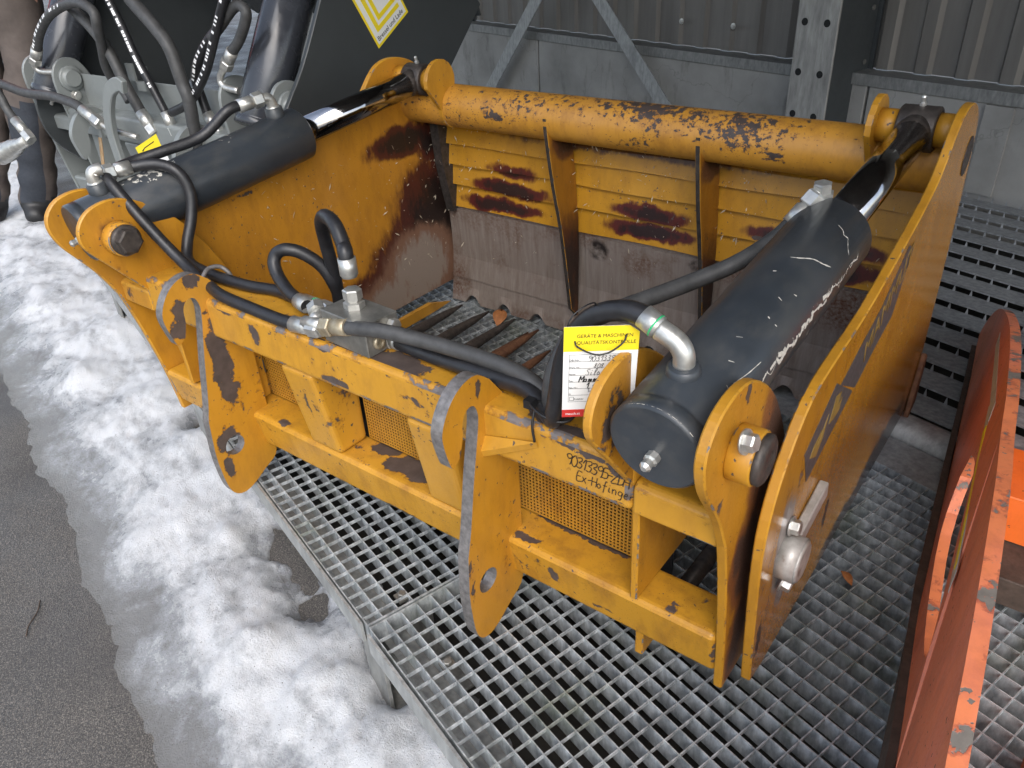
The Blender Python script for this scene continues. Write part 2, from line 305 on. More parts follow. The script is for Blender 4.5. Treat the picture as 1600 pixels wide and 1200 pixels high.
# ------------------------------------------------------------------ mesh helpers
class B:
    def __init__(s): s.v = []; s.f = []; s.m = []; s.s = []
    def add(s, vs, fs, mi=0, smooth=False):
        o = len(s.v); s.v += [tuple(v) for v in vs]
        for f in fs: s.f.append([i+o for i in f]); s.m.append(mi); s.s.append(smooth)
        return s
    def box(s, a, b, mi=0):
        x0, y0, z0 = a; x1, y1, z1 = b
        vs = [(x0,y0,z0),(x1,y0,z0),(x1,y1,z0),(x0,y1,z0),(x0,y0,z1),(x1,y0,z1),(x1,y1,z1),(x0,y1,z1)]
        return s.add(vs, [(0,3,2,1),(4,5,6,7),(0,1,5,4),(1,2,6,5),(2,3,7,6),(3,0,4,7)], mi)
    def prism(s, prof, x0, x1, mi=0, mside=None):
        """profile of (y,z) points (clockwise or not) pushed from x0 to x1"""
        n = len(prof)
        ar = sum(prof[i][0]*prof[(i+1)%n][1]-prof[(i+1)%n][0]*prof[i][1] for i in range(n))
        if ar < 0: prof = prof[::-1]
        vs = [(x0, p[0], p[1]) for p in prof] + [(x1, p[0], p[1]) for p in prof]
        s.add(vs, [list(range(n))[::-1], [n+i for i in range(n)]], mi)
        o = len(s.v)-2*n
        for i in range(n):
            j = (i+1) % n
            s.f.append([o+i, o+j, o+n+j, o+n+i]); s.m.append(mi if mside is None else mside); s.s.append(False)
        return s
    def cyl(s, p0, p1, r0, r1=None, n=20, caps=True, mi=0, mcap=None, smooth=True):
        r1 = r0 if r1 is None else r1
        p0, p1 = Vector(p0), Vector(p1); d = (p1-p0).normalized()
        a = d.orthogonal().normalized(); b = d.cross(a)
        vs = []
        for p, r in ((p0, r0), (p1, r1)):
            for i in range(n):
                t = 2*math.pi*i/n; vs.append(p + a*(r*math.cos(t)) + b*(r*math.sin(t)))
        s.add(vs, [[i, (i+1)%n, n+(i+1)%n, n+i] for i in range(n)], mi, smooth)
        if caps:
            o = len(s.v)-2*n
            for f in ([o+i for i in range(n)][::-1], [o+n+i for i in range(n)]):
                s.f.append(f); s.m.append(mi if mcap is None else mcap); s.s.append(False)
        return s
    def lathe(s, p0, d, prof, n=20, mi=0):
        """(distance along d, radius) rings"""
        p0 = Vector(p0); d = Vector(d).normalized(); a = d.orthogonal().normalized(); b = d.cross(a)
        vs = []
        for t, r in prof:
            for i in range(n):
                q = 2*math.pi*i/n; vs.append(p0+d*t+a*(r*math.cos(q))+b*(r*math.sin(q)))
        k = len(prof)
        fs = [[j*n+i, j*n+(i+1)%n, (j+1)*n+(i+1)%n, (j+1)*n+i] for j in range(k-1) for i in range(n)]
        s.add(vs, fs, mi, n > 8)
        o = len(s.v)-k*n
        for f in ([o+i for i in range(n)][::-1], [o+(k-1)*n+i for i in range(n)]):
            s.f.append(f); s.m.append(mi); s.s.append(False)
        return s
    def tube(s, pts, r, n=10, mi=0, sub=6, flat=None):
        P = catmull(pts, sub); m = len(P); vs = []
        up = None
        for k in range(m):
            t = (P[min(k+1, m-1)]-P[max(k-1, 0)]).normalized()
            if up is None: up = t.orthogonal().normalized()
            up = (up - t*up.dot(t)).normalized(); sd = t.cross(up)
            for i in range(n):
                q = 2*math.pi*i/n; vs.append(P[k]+up*(r*math.cos(q))+sd*(r*math.sin(q)))
        s.add(vs, [[j*n+i, j*n+(i+1)%n, (j+1)*n+(i+1)%n, (j+1)*n+i] for j in range(m-1) for i in range(n)], mi, True)
        o = len(s.v)-m*n
        for f in ([o+i for i in range(n)][::-1], [o+(m-1)*n+i for i in range(n)]):
            s.f.append(f); s.m.append(mi); s.s.append(False)
        return s
    def xf(s, fn): s.v = [tuple(fn(Vector(v))) for v in s.v]; return s
def catmull(pts, sub):
    P = [Vector(p) for p in pts]
    if len(P) < 3: return P
    Q = [P[0]*2-P[1]] + P + [P[-1]*2-P[-2]]
    out = []
    for i in range(1, len(Q)-2):
        a, b, c, d = Q[i-1:i+3]
        for k in range(sub):
            t = k/sub
            out.append(.5*((2*b)+(c-a)*t+(2*a-5*b+4*c-d)*t*t+(3*b-a-3*c+d)*t**3))
    out.append(P[-1]); return out
def obj(name, b, mats, parent=None, bevel=0.0, seg=1, limit=35, edge=None):
    me = bpy.data.meshes.new(name); me.from_pydata(b.v, [], b.f)
    if not isinstance(mats, (list, tuple)): mats = [mats]
    if edge is None and bevel and isinstance(mats[0], str) and mats[0].startswith('yel_'): edge = 'yel_edge'
    if edge: mats = list(mats)+[edge]
    for m in mats: me.materials.append(MAT[m] if isinstance(m, str) else m)
    me.polygons.foreach_set('material_index', b.m); me.polygons.foreach_set('use_smooth', b.s)
    me.update()
    bm = bmesh.new(); bm.from_mesh(me)
    if bevel:
        bmesh.ops.recalc_face_normals(bm, faces=bm.faces)
        ed = [e for e in bm.edges if len(e.link_faces) == 2 and e.calc_face_angle(0) > R(limit)]
        bmesh.ops.bevel(bm, geom=ed, offset=bevel, segments=seg, affect='EDGES', profile=.5, clamp_overlap=True, material=len(mats)-1 if edge else -1)
    else: bmesh.ops.recalc_face_normals(bm, faces=bm.faces)
    bm.to_mesh(me); bm.free()
    o = bpy.data.objects.new(name, me); COL.objects.link(o)
    if parent: o.parent = parent
    return o
def tag(o, label=None, cat=None, group=None, kind=None):
    for k, v in (('label', label), ('category', cat), ('group', group), ('kind', kind)):
        if v: o[k] = v
    return o
def empty(name, loc, rz=0, **kw):
    o = bpy.data.objects.new(name, None); COL.objects.link(o); o.location = loc; o.rotation_euler = (0, 0, R(rz)); o.empty_display_size = .1
    return tag(o, **kw)
def circ(cy, cz, r, a0, a1, n):
    return [(cy+r*math.cos(R(a0+(a1-a0)*i/n)), cz+r*math.sin(R(a0+(a1-a0)*i/n))) for i in range(n+1)]
def smooth_prof(pts, sub=3, closed=False):
    P = catmull([(p[0], p[1], 0) for p in pts], sub); return [(p.x, p.y) for p in P]
def text_mesh(txt, size, mat, name, parent, mtx, shear=0, extrude=.0004, align='LEFT', bold=0):
    c = bpy.data.curves.new(name, 'FONT'); c.body = txt; c.size = size; c.extrude = extrude; c.shear = shear; c.align_x = align; c.resolution_u = 3
    t = bpy.data.objects.new(name+'_tmp', c); COL.objects.link(t)
    dg = bpy.context.evaluated_depsgraph_get(); dg.update()
    me = bpy.data.meshes.new_from_object(t.evaluated_get(dg)); bpy.data.objects.remove(t); me.name = name
    me.transform(mtx); me.materials.clear(); me.materials.append(MAT[mat])
    o = bpy.data.objects.new(name, me); COL.objects.link(o); o.parent = parent
    return o
# handwriting strokes on a 1-high grid
HW = {'9': [[(.5,.75),(.3,1),(.05,.8),(.2,.55),(.48,.7),(.5,.8),(.45,.2),(.35,0)]], '0': [[(.25,1),(.02,.6),(.1,.1),(.35,0),(.5,.5),(.3,1)]],
 '3': [[(.05,.9),(.35,1),(.4,.75),(.18,.55),(.45,.4),(.35,.03),(.02,.1)]], '1': [[(.05,.6),(.3,1),(.28,0)]], '5': [[(.5,1),(.12,.98),(.08,.6),(.4,.6),(.4,.15),(.02,.02)]],
 '-': [[(.02,.45),(.4,.5)]], 'Z': [[(.05,1),(.5,1),(.02,0),(.55,.02)]], 'D': [[(.1,0),(.12,1),(.5,.7),(.45,.2),(.08,0)]], 'H': [[(.05,1),(.05,0)],[(.5,1),(.5,0)],[(.05,.5),(.5,.52)]],
 'E': [[(.5,1),(.08,1),(.05,0),(.5,0)],[(.06,.5),(.4,.52)]], 'x': [[(.02,.6),(.4,0)],[(.4,.6),(.02,0)]], 'o': [[(.2,.55),(.02,.3),(.18,0),(.38,.25),(.2,.55)]],
 'f': [[(.42,.95),(.25,1),(.18,.6),(.15,-.25)],[(.02,.5),(.4,.55)]], 'i': [[(.1,.5),(.1,.05),(.25,.1)],[(.12,.75),(.14,.78)]], 'n': [[(.03,.5),(.05,0)],[(.05,.35),(.2,.5),(.33,.4),(.35,0)]],
 'g': [[(.38,.5),(.1,.5),(.05,.2),(.3,.15),(.4,.5),(.35,-.25),(.1,-.35)]], 'e': [[(.03,.25),(.35,.3),(.25,.55),(.03,.3),(.12,0),(.38,.05)]], 'r': [[(.05,.5),(.07,0)],[(.06,.35),(.25,.52),(.35,.45)]],
 'S': [[(.5,.9),(.25,1),(.08,.75),(.42,.4),(.3,.02),(.02,.1)]], 'l': [[(.1,.2),(.3,.95),(.18,1),(.12,.05),(.3,.05)]], 'z': [[(.03,.5),(.35,.5),(.05,0),(.38,0)]], 'a': [[(.35,.5),(.08,.45),(.08,.05),(.33,.2),(.35,.5),(.38,0)]],
 'u': [[(.05,.5),(.06,.1),(.28,.08),(.35,.5),(.38,0)]], 'M': [[(.02,0),(.1,1),(.3,.4),(.55,1),(.6,0)]], 'm': [[(.03,.5),(.04,0)],[(.04,.35),(.16,.5),(.22,.05),(.36,.5),(.42,0)]], 't': [[(.2,.95),(.18,.05),(.35,.05)],[(.02,.6),(.4,.65)]],
 ',': [[(.12,.08),(.04,-.2)]], '4': [[(.35,1),(.05,.4),(.5,.42)],[(.4,.65),(.35,0)]], '8': [[(.25,.5),(.05,.8),(.3,1),(.42,.75),(.05,.25),(.2,0),(.42,.2),(.25,.5)]], "'": [[(.1,1),(.05,.7)]], 'T': [[(.0,1),(.5,1)],[(.25,1),(.22,0)]], 'A': [[(.0,0),(.25,1),(.45,0)],[(.1,.4),(.38,.4)]], 'U': [[(.05,1),(.05,.1),(.4,.05),(.45,1)]]}
def handwrite(txt, size, width, mtx, name, mat, parent, slant=.12, adv=1.0):
    b = B(); x = 0
    for ch in txt:
        if ch == ' ': x += .45; continue
        for st in HW[ch]:
            P = catmull([(p[0]+x+slant*p[1]+random.uniform(-.02, .02), p[1]+random.uniform(-.03, .03), 0) for p in st], 4)
            n = len(P); vs = []
            for k in range(n):
                t = (P[min(k+1, n-1)]-P[max(k-1, 0)]); t = t.normalized() if t.length else Vector((1, 0, 0))
                s_ = Vector((-t.y, t.x, 0))*(width/size*.5)
                vs += [P[k]+s_, P[k]-s_]
            b.add([mtx @ (v*size) for v in vs], [(2*i, 2*i+1, 2*i+3, 2*i+2) for i in range(n-1)])
        x += adv*(.64 if ch not in "i1l,'-" else .46)
    return obj(name, b, mat, parent)
def basis(o, ex, ey):
    ex = Vector(ex).normalized(); ey = Vector(ey); ez = ex.cross(ey).normalized(); ey = ez.cross(ex)
    m = Matrix((ex, ey, ez)).transposed().to_4x4(); m.translation = o; return m

# ------------------------------------------------------------------ frames of reference
TH = 16.6
P0 = Vector((-.4533, .6663, .055))
MW = Matrix.Translation(P0) @ Matrix.Rotation(R(TH), 4, 'Z')     # grab frame -> world
def m2w(p): return MW @ Vector(p)

# ================================================================== SETTING
GZ = -.205
# asphalt ground
m, nt, b = new_mat('wet_asphalt'); co = N(nt, 'ShaderNodeTexCoord').outputs['Object']
vor = N(nt, 'ShaderNodeTexVoronoi'); vor.inputs['Scale'].default_value = 420; L(nt, co, vor.inputs['Vector'])
col = mix(nt, mapr(nt, tex(nt, co, 3, 5), .3, .7), (.055, .050, .046), (.115, .105, .095))
col = mix(nt, mapr(nt, tex(nt, co, 230, 3, .75), .46, .62), col, (.21, .19, .165))
col = mix(nt, mapr(nt, vor.outputs['Distance'], .35, .75), col, (.05, .047, .044))
col = mix(nt, mapr(nt, tex(nt, co, 1.7, 4), .5, .7, 0, .6), col, (.045, .042, .042))
L(nt, col, b.inputs['Base Color']); L(nt, mapr(nt, tex(nt, co, 4, 4), .35, .65, .38, .7), b.inputs['Roughness'])
bump(nt, b, math_(nt, 'ADD', vor.outputs['Distance'], tex(nt, co, 260, 4)), .35, .003)
gb = B(); gb.add([(-60, -60, GZ), (60, -60, GZ), (60, 60, GZ), (-60, 60, GZ)], [(0, 1, 2, 3)])
tag(obj('ground', gb, m), kind='structure')
# snow
def fbm(x, y, s, o=4):
    v = 0; a = .5
    for k in range(o): v += a*noise.noise((x*s, y*s, k*7.3)); s *= 2.1; a *= .5
    return v
LUMPS = [(-1.55, .22, .055, .045), (-2.63, .10, .10, .05), (-2.01, .26, .07, .04), (-3.37, .15, .12, .05), (-1.19, .17, .07, .05), (-1.02, .22, .08, .05), (-.86, .24, .08, .05), (-2.34, .24, .09, .045), (-1.75, .12, .14, .02), (-2.9, .25, .12, .05), (-.7, .2, .1, .04), (-1.32, .10, .12, .015)]
BARE = [(-1.50, .34, .10), (-1.36, .34, .08), (-1.25, .30, .06), (-1.02, .36, .05), (-.93, .33, .04), (-2.15, .33, .05)]
def snow_h(x, y):
    edge = -.115-.03*max(0, (-x-1.6)) + .035*fbm(x, 3.1, 5) + .02*fbm(x, 8.1, 20)
    t = max(0, min(1, (y-edge)/.24)); t = t*t*(3-2*t)
    h = -.002 + .030*t + t*(.026*fbm(x, y, 5) + .015*fbm(x+9, y, 15) + .011*fbm(x, y+4, 46, 3) + .006*fbm(x, y, 110, 2))
    band = max(0, min(1, (y-edge-.12)/.15)); h += .018*band
    for lx, ly, r, a in LUMPS:
        d = ((x-lx)**2+(y-ly)**2)/(r*r)
        if d < 5: h += .62*a*math.exp(-d*1.3)*(1+.5*fbm(x, y, 40, 2))
    for lx, ly, r in BARE:
        d = ((x-lx)**2+(y-ly)**2)/(r*r)
        if d < 4: h -= (.055+.05*fbm(x, y, 25, 3))*math.exp(-d*1.2)
    if y > .345: h -= (y-.345)*.45
    return h
def axis(a, b, n, p): return [a+(b-a)*(i/n)**p for i in range(n+1)]
xs = axis(-.1, -9.5, 420, 1.75); ys = [-.32+i*.0125 for i in range(90)]
sb = B(); nx, ny = len(xs), len(ys)
sb.v = [(x, y + (.03*(-x-3) if False else 0), GZ + snow_h(x, y)) for x in xs for y in ys]
sb.f = [[i*ny+j, i*ny+j+1, (i+1)*ny+j+1, (i+1)*ny+j] for i in range(nx-1) for j in range(ny-1)]
sb.m = [0]*len(sb.f); sb.s = [True]*len(sb.f)
m, nt, b = new_mat('melting_snow'); co = N(nt, 'ShaderNodeTexCoord').outputs['Object']
sep = N(nt, 'ShaderNodeSeparateXYZ'); L(nt, co, sep.inputs[0])
t1 = tex(nt, scaled(nt, co, (.8, 1.3, 1)), 6.5, 6, .62, .4); t2 = tex(nt, co, 34, 5, .65); t3 = tex(nt, co, 170, 4, .7)
thick = mapr(nt, sep.outputs['Z'], GZ+.006, GZ+.05)
wet = math_(nt, 'SUBTRACT', math_(nt, 'ADD', math_(nt, 'ADD', math_(nt, 'MULTIPLY', t1, .75), math_(nt, 'MULTIPLY', t2, .32)), math_(nt, 'MULTIPLY', t3, .16)), math_(nt, 'MULTIPLY', thick, .24))
wet = math_(nt, 'ADD', wet, mapr(nt, sep.outputs['Y'], -.16, .10, .13, 0))
icy = mapr(nt, wet, .34, .58, 0, 1, True)
col = mix(nt, icy, (.64, .65, .665), (.31, .32, .335))
col = mix(nt, mapr(nt, wet, .54, .70, 0, .75, True), col, (.16, .155, .15))
col = mix(nt, mapr(nt, math_(nt, 'ADD', sep.outputs['Z'], math_(nt, 'MULTIPLY', t2, .012)), GZ+.003, GZ+.013, .75, 0, True), col, (.14, .135, .13))
dirt = tex(nt, co, 260, 2, .5)
col = mix(nt, mapr(nt, dirt, .70, .73), col, (.10, .08, .06))
L(nt, col, b.inputs['Base Color'])
L(nt, mapr(nt, icy, 0, 1, .75, .22), b.inputs['Roughness'])
b.inputs['Subsurface Weight'].default_value = .25; b.inputs['Subsurface Radius'].default_value = (.02, .025, .03); b.inputs['Subsurface Scale'].default_value = .4
bump(nt, b, math_(nt, 'ADD', math_(nt, 'MULTIPLY', t2, .6), math_(nt, 'MULTIPLY', tex(nt, co, 240, 4, .8), .9)), .9, .007)
tag(obj('snow', sb, m), kind='structure')

YW = 3.372
# grating panels
PITCH = .0316
def grating(xa, xb, ya, yb, label):
    root = empty('grating_panel', ((xa+xb)/2, (ya+yb)/2, 0), label=label, cat='grating', group='steel gratings of the display platform')
    Lx, Ly = xb-xa, yb-ya
    bar = B().box((-Lx/2+.002, -.0011, -.037), (Lx/2-.002, .0011, 0)); rod = B().box((-.0010, -Ly/2, -.0075), (.0010, Ly/2, -.0003))
    end = B().box((-.002, -Ly/2, -.040), (.002, Ly/2, .0005))
    def mk(n, bb):
        me = bpy.data.meshes.new(n); me.from_pydata(bb.v, [], bb.f); me.materials.append(MAT['galv']); return me
    mb, mr, me_ = mk('bearing_bar', bar), mk('cross_bar', rod), mk('end_bar', end)
    def put(n, me, x, y, rz=0):
        o = bpy.data.objects.new(n, me); COL.objects.link(o); o.parent = root; o.location = (x, y, 0); o.rotation_euler = (0, 0, rz)
    n = int(round((yb-ya)/PITCH))
    for i in range(n+1): put('bearing_bar', mb, 0, -Ly/2+i*PITCH, random.uniform(-.0008, .0008))
    x0 = -.91404 + PITCH*math.ceil((xa+.012+.91404)/PITCH)
    x = x0
    while x < xb-.01:
        put('cross_bar', mr, x-(xa+xb)/2, 0, random.uniform(-.0015, .0015)); x += PITCH
    put('end_bar', me_, -Lx/2, 0); put('end_bar', me_, Lx/2, 0)
    return root
YA = .31364; YB = YA+35*PITCH; YC = 1.665; YD = YC+53*PITCH
for xa, xb, wh in ((-.948, .45, 'under the right-hand end of the yellow grab and the orange implement'), (-1.956, -.956, 'under the middle of the yellow grab'),
                   (-2.964, -1.964, 'at the left end of the yellow grab'), (-3.972, -2.972, 'under the grey grab')):
    grating(xa, xb, YA, YB, 'front galvanised grating panel '+wh)
def slat_floor(xa, xb, label):
    root = empty('slatted_grating', ((xa+xb)/2, 2.5, 0), label=label, cat='grating')
    hl = (xb-xa)/2-.003; b = B(); per = .126
    b.prism([(-.052, .0), (-.052, -.0045), (.048, -.0145), (.048, -.040), (.051, -.040), (.051, -.010)], -hl, hl)
    n = int(hl*2/.0525)
    for k in range(n):
        x = -hl+.02+k*.0525; b.add([(x-.004, .045, -.012), (x+.004, .045, -.012), (x+.004, .051, -.012), (x-.004, .051, -.012), (x, .048, .014)], [(0, 1, 4), (1, 2, 4), (2, 3, 4), (3, 0, 4)])
    me = bpy.data.meshes.new('slat'); me.from_pydata(b.v, [], b.f); me.materials.append(MAT['galv_slat'])
    bm = bmesh.new(); bm.from_mesh(me); bmesh.ops.recalc_face_normals(bm, faces=bm.faces); bm.to_mesh(me); bm.free()
    y = 1.715
    while y < YW-.04:
        o = bpy.data.objects.new('slat', me); COL.objects.link(o); o.parent = root; o.location = (0, y-2.5, random.uniform(-.002, .002)); y += per
MAT['galv_slat'] = galv('dull_galvanised_slats', (.22, .228, .235), (.42, .43, .435))
slat_floor(-2.964, .45, 'rear slatted steel grating between the cover plate and the concrete wall')
ub = B(); ub.add([(-4.2, .40, GZ+.004), (.6, .40, GZ+.004), (.6, YW, GZ+.004), (-4.2, YW, GZ+.004)], [(0, 1, 2, 3)])  # near-black sheet paints the shade below the gratings
tag(obj('shade_sheet_under_platform', ub, plain('near_black_shade', (.016, .014, .011), .7, 0, .4, 12, .4)), kind='structure')
# platform carrier: edge strip, feet, cross plate and pipe
pf = empty('platform_frame', (-1.5, .31, GZ), label='galvanised substructure carrying the gratings, with flat edge strip and feet', cat='frame')
def pl(b): return b.xf(lambda v: v-Vector((-1.5, .31, GZ)))
obj('edge_strip', pl(B().box((-.935, YA-.0125, -.045), (.45, YA-.007, .003))), 'galv_plain', pf)
obj('edge_strip', pl(B().box((-3.97, YA-.0105, -.045), (-.965, YA-.005, .002))), 'galv_plain', pf)
for fx in (-.985, -2.03, -3.05):
    obj('foot', pl(B().box((fx, YA+.005, GZ+.012), (fx+.008, YA+.14, -.042)).box((fx-.004, YA-.004, GZ+.012), (fx+.075, YA+.004, -.042)).box((fx-.03, YA-.03, GZ+.004), (fx+.12, YA+.16, GZ+.012))), 'galv_dark', pf, .001)
obj('carrier_beam', pl(B().box((-3.97, YA+.02, -.14), (.45, YA+.07, -.044))), 'galv_dark', pf)
obj('carrier_beam', pl(B().box((-3.97, YB-.10, -.14), (.45, YB-.05, -.044))), 'galv_dark', pf)
obj('cover_plate', pl(B().box((-3.97, YB+.006, -.012), (.45, 1.535, -.004))), 'galv_plain', pf, .001)
obj('pipe', pl(B().cyl((-3.97, 1.585, -.012), (.45, 1.585, -.012), .044, n=24)), 'galv_plain', pf)
for cx, cy in ((-.80, .385), (-.985, .40)):
    obj('clamp_bolt', pl(B().box((cx-.012, cy-.012, -.012), (cx+.012, cy+.012, -.006)).lathe((cx, cy, -.006), (0, 0, 1), [(0, .008), (.0075, .008), (.0085, .0065)], 6)), 'zinc_dull', pf)

# building behind: concrete plinth, ledge, corrugated sheet, column, braces, added shade roof out of view
m, nt, b = new_mat('weathered_concrete'); co = N(nt, 'ShaderNodeTexCoord').outputs['Object']
col = mix(nt, mapr(nt, tex(nt, co, 2.2, 6, .6), .3, .7), (.20, .195, .18), (.36, .35, .325))
col = mix(nt, mapr(nt, tex(nt, scaled(nt, co, (1, 1, .3)), 7, 6, .7), .56, .75, 0, .8), col, (.07, .065, .055))
ck = N(nt, 'ShaderNodeTexVoronoi', feature='DISTANCE_TO_EDGE'); ck.inputs['Scale'].default_value = 1.4; L(nt, warp(nt, co, 4, .3), ck.inputs['Vector'])
col = mix(nt, mapr(nt, ck.outputs['Distance'], .0, .004, .35, 0), col, (.08, .075, .065))
L(nt, col, b.inputs['Base Color']); b.inputs['Roughness'].default_value = .85; bump(nt, b, tex(nt, co, 60, 5), .3, .004)
MAT['concrete'] = m
cw = empty('concrete_wall', (-2, YW, GZ), label='low grey weathered concrete wall behind the yellow grab', cat='wall')
def cl(b): return b.xf(lambda v: v-Vector((-2, YW, GZ)))
px = -9.0
for wd in (2.3, 2.35, 2.37, 2.35, 2.4):
    obj('slab', cl(B().box((px, YW, GZ), (px+wd-.012, YW+.14, .335))), 'concrete', cw, .004); px += wd
obj('joint_strip', cl(B().box((-1.47, YW-.012, -.02), (-1.36, YW-.001, .330))), 'concrete', cw)
lb = empty('ledge_beam', (-2, YW, .33), label='dusty steel angle ledge between concrete wall and corrugated sheet', cat='beam')
def ll(b): return b.xf(lambda v: v-Vector((-2, YW, .33)))
obj('web', ll(B().box((-9, YW-.015, .337), (3, YW-.009, .385))), 'galv_dark', lb)
obj('top_flange', ll(B().box((-9, YW-.009, .379), (3, YW+.12, .385))), 'galv_dark', lb)
m, nt, b = new_mat('dull_sheet_cladding'); co = N(nt, 'ShaderNodeTexCoord').outputs['Object']
col = mix(nt, mapr(nt, tex(nt, scaled(nt, co, (1, 1, .12)), 12, 6, .65), .3, .7), (.13, .12, .107), (.19, .178, .16))
L(nt, col, b.inputs['Base Color']); b.inputs['Roughness'].default_value = .5; b.inputs['Metallic'].default_value = .15
MAT['cladding'] = m
cs = empty('corrugated_wall', (-2, YW+.13, .39), label='brownish grey corrugated steel cladding above the concrete wall', cat='wall')
def sheet(x0, nper):
    b = B(); per = .178; prof = []
    for k in range(nper):
        x = x0+k*per; prof += [(x, 0), (x+.095, 0), (x+.110, -.020), (x+.163, -.020)]
    prof.append((x0+nper*per+.004, 0))
    n = len(prof); vs = [(x, YW+.125+y, z) for z in (.387, 2.75) for x, y in prof]
    b.add(vs, [(i, i+1, n+i+1, n+i) for i in range(n-1)]); return b
for k in range(10): obj('sheet', sheet(-8.9+k*1.068, 6).xf(lambda v, k=k: v-Vector((-2, YW+.13, .39))+Vector((0, -.0015*(k % 2), 0))), 'cladding', cs)
for sx in (-3.19, -2.835):
    obj('screw', B().lathe((sx+2, -.04, .12), (0, -1, 0), [(0, .016), (.002, .016), (.003, .008), (.008, .008)], 8), 'zinc', cs)
col_ = empty('steel_column', (-2.16, 3.19, GZ), label='galvanised steel column with bolt holes behind the grab', cat='column')
def co_(b): return b.xf(lambda v: v-Vector((-2.16, 3.19, GZ)))
obj('front_flange', co_(B().box((-2.262, 3.185, GZ), (-2.06, 3.198, 2.7))), metal('streaked_galvanised_flange', (.22, .215, .20), (.42, .41, .38), 40, .3, .4, .6, (1, 1, .2)), col_, .002)
obj('web', co_(B().box((-2.166, 3.198, GZ), (-2.156, 3.474, 2.7))), 'grey_shaded', col_)  # web and rear flange carry the recess shade as colour
obj('rear_flange', co_(B().box((-2.262, 3.474, GZ), (-2.045, 3.488, 2.7))), 'grey_shaded', col_)
obj('recess_shade_sheet', co_(B().box((-2.07, 3.200, GZ), (-2.062, 3.47, 2.7))), 'grey_shaded', col_)  # dark sheet across the open recess, painting its shade
hm = plain('bolt_hole_dark', (.01, .01, .01), .9)
for hz in (-.05, .085, .215, .395, .60, .80):
    for hx in (-2.222, -2.112):
        obj('bolt_hole', co_(B().cyl((hx, 3.1835, hz), (hx, 3.1865, hz), .0155, n=16)), hm, col_)
for hz in (.22, .42, .64): obj('bolt_head', co_(B().cyl((-2.0615, 3.43, hz), (-2.056, 3.43, hz), .011, n=8)), 'zinc_dull', col_)
def brace(a, b_, wd, label):
    r = empty('diagonal_brace', a, label=label, cat='brace', group='diagonal flat braces on the back wall')
    a, b_ = Vector(a), Vector(b_); d = (b_-a).normalized(); s = Vector((0, 1, 0)).cross(d).normalized()*wd/2; t = Vector((0, .006, 0))
    q = [a-s, a+s, b_+s, b_-s]
    bb = B().add([p-a for p in q]+[p-a+t for p in q], [(0,1,2,3),(7,6,5,4),(0,4,5,1),(1,5,6,2),(2,6,7,3),(3,7,4,0)])
    obj('flat_bar', bb, 'galv_plain', r)
    obj('end_bolt', B().lathe((0, 0, 0), (0, -1, 0), [(-.004, .018), (.008, .018), (.01, .015)], 6), 'zinc_dull', r)
brace((-4.95, 3.271, -.16), (-3.55, 3.271, 1.30), .085, 'left diagonal flat steel brace rising to the right on the back wall')
brace((-2.83, 3.268, -.14), (-4.35, 3.268, 1.26), .085, 'right diagonal flat steel brace rising to the left on the back wall')
rf = empty('shade_roof', (-3, 1.6, 2.7), label='unseen sheet metal roof added over the platform for its shade', cat='roof')  # out-of-view roof added to keep the back wall dark
rp = []
for k in range(84): rp += [(-8+k*.178, 0), (-8+k*.178+.095, 0), (-8+k*.178+.11, .04), (-8+k*.178+.163, .04)]  # ribs added so the chrome rods mirror stripes
rb_ = B(); rn = len(rp); rb_.add([(x, y, z) for y in (-1.55, 2.2) for x, z in rp], [(i, i+1, rn+i+1, rn+i) for i in range(rn-1)])
o = obj('shade_roof_sheet', rb_, 'cladding', rf); md = o.modifiers.new('thick', 'SOLIDIFY'); md.thickness = .002
obj('shade_roof_beam', B().box((-8, -1.55, -.16), (7, -1.45, -.002)), 'galv_dark', rf)

# ================================================================== GRAB FRAME (yellow, and the grey one of the same make)
W = 1.447
LUG_TOP = [(-.064, .349), (-.090, .402), (-.116, .442), (-.138, .475), (-.150, .505), (-.152, .53), (-.142, .553), (-.118, .572), (-.08, .580), (-.04, .573), (.005, .547), (.05, .507), (.092, .450), (.125, .39)]
PLATE = smooth_prof([(0, 0), (-.013, .116), (-.035, .24), (-.055, .325)]+LUG_TOP+[(.15, .32), (.165, .2), (.165, .06), (.12, 0)], 3)
INNER = smooth_prof([(-.020, .124), (-.021, .20), (-.024, .30), (-.038, .352), (-.052, .376), (-.080, .412), (-.106, .446), (-.130, .476)]+LUG_TOP[4:]+[(.163, .30), (.20, .20), (.215, .124)], 3)
HOOK = [(-.385+.385, 0)]
GPLATE = smooth_prof([(0, 0), (-.02, .12), (-.04, .26), (-.055, .38), (-.066, .48), (-.060, .535), (-.032, .568), (.008, .574), (.045, .555), (.075, .50), (.10, .42), (.14, .32), (.165, .2), (.165, .06), (.12, 0)], 3)
def hook_profile():
    outer = [(-.034, .446), (-.060, .466), (-.085, .468), (-.110, .458), (-.130, .438), (-.143, .412), (-.143, .388), (-.134, .350), (-.128, .340)]
    inner = [(-.112, .352), (-.103, .380), (-.101, .402), (-.095, .416), (-.084, .423), (-.072, .419), (-.066, .402), (-.067, .385), (-.072, .360), (-.089, .285), (-.106, .20), (-.118, .155)]
    low = [(-.124, .118), (-.124, .05), (-.120, .0), (-.113, -.03), (-.100, -.047), (-.08, -.053), (-.055, -.046), (-.02, -.026), (.012, -.008), (.022, .03)]
    hole = circ(-.076, .072, .023, 200, -160, 18)
    # keyhole seam from the lower rear edge into the pin hole
    prof = smooth_prof(outer, 4)+smooth_prof(inner, 3)+[(-.121, .118), (-.124, .08)]+hole+[(-.1241, .0795)]+smooth_prof(low[1:], 3)+[(.022, .36), (.0, .40)]
    return prof
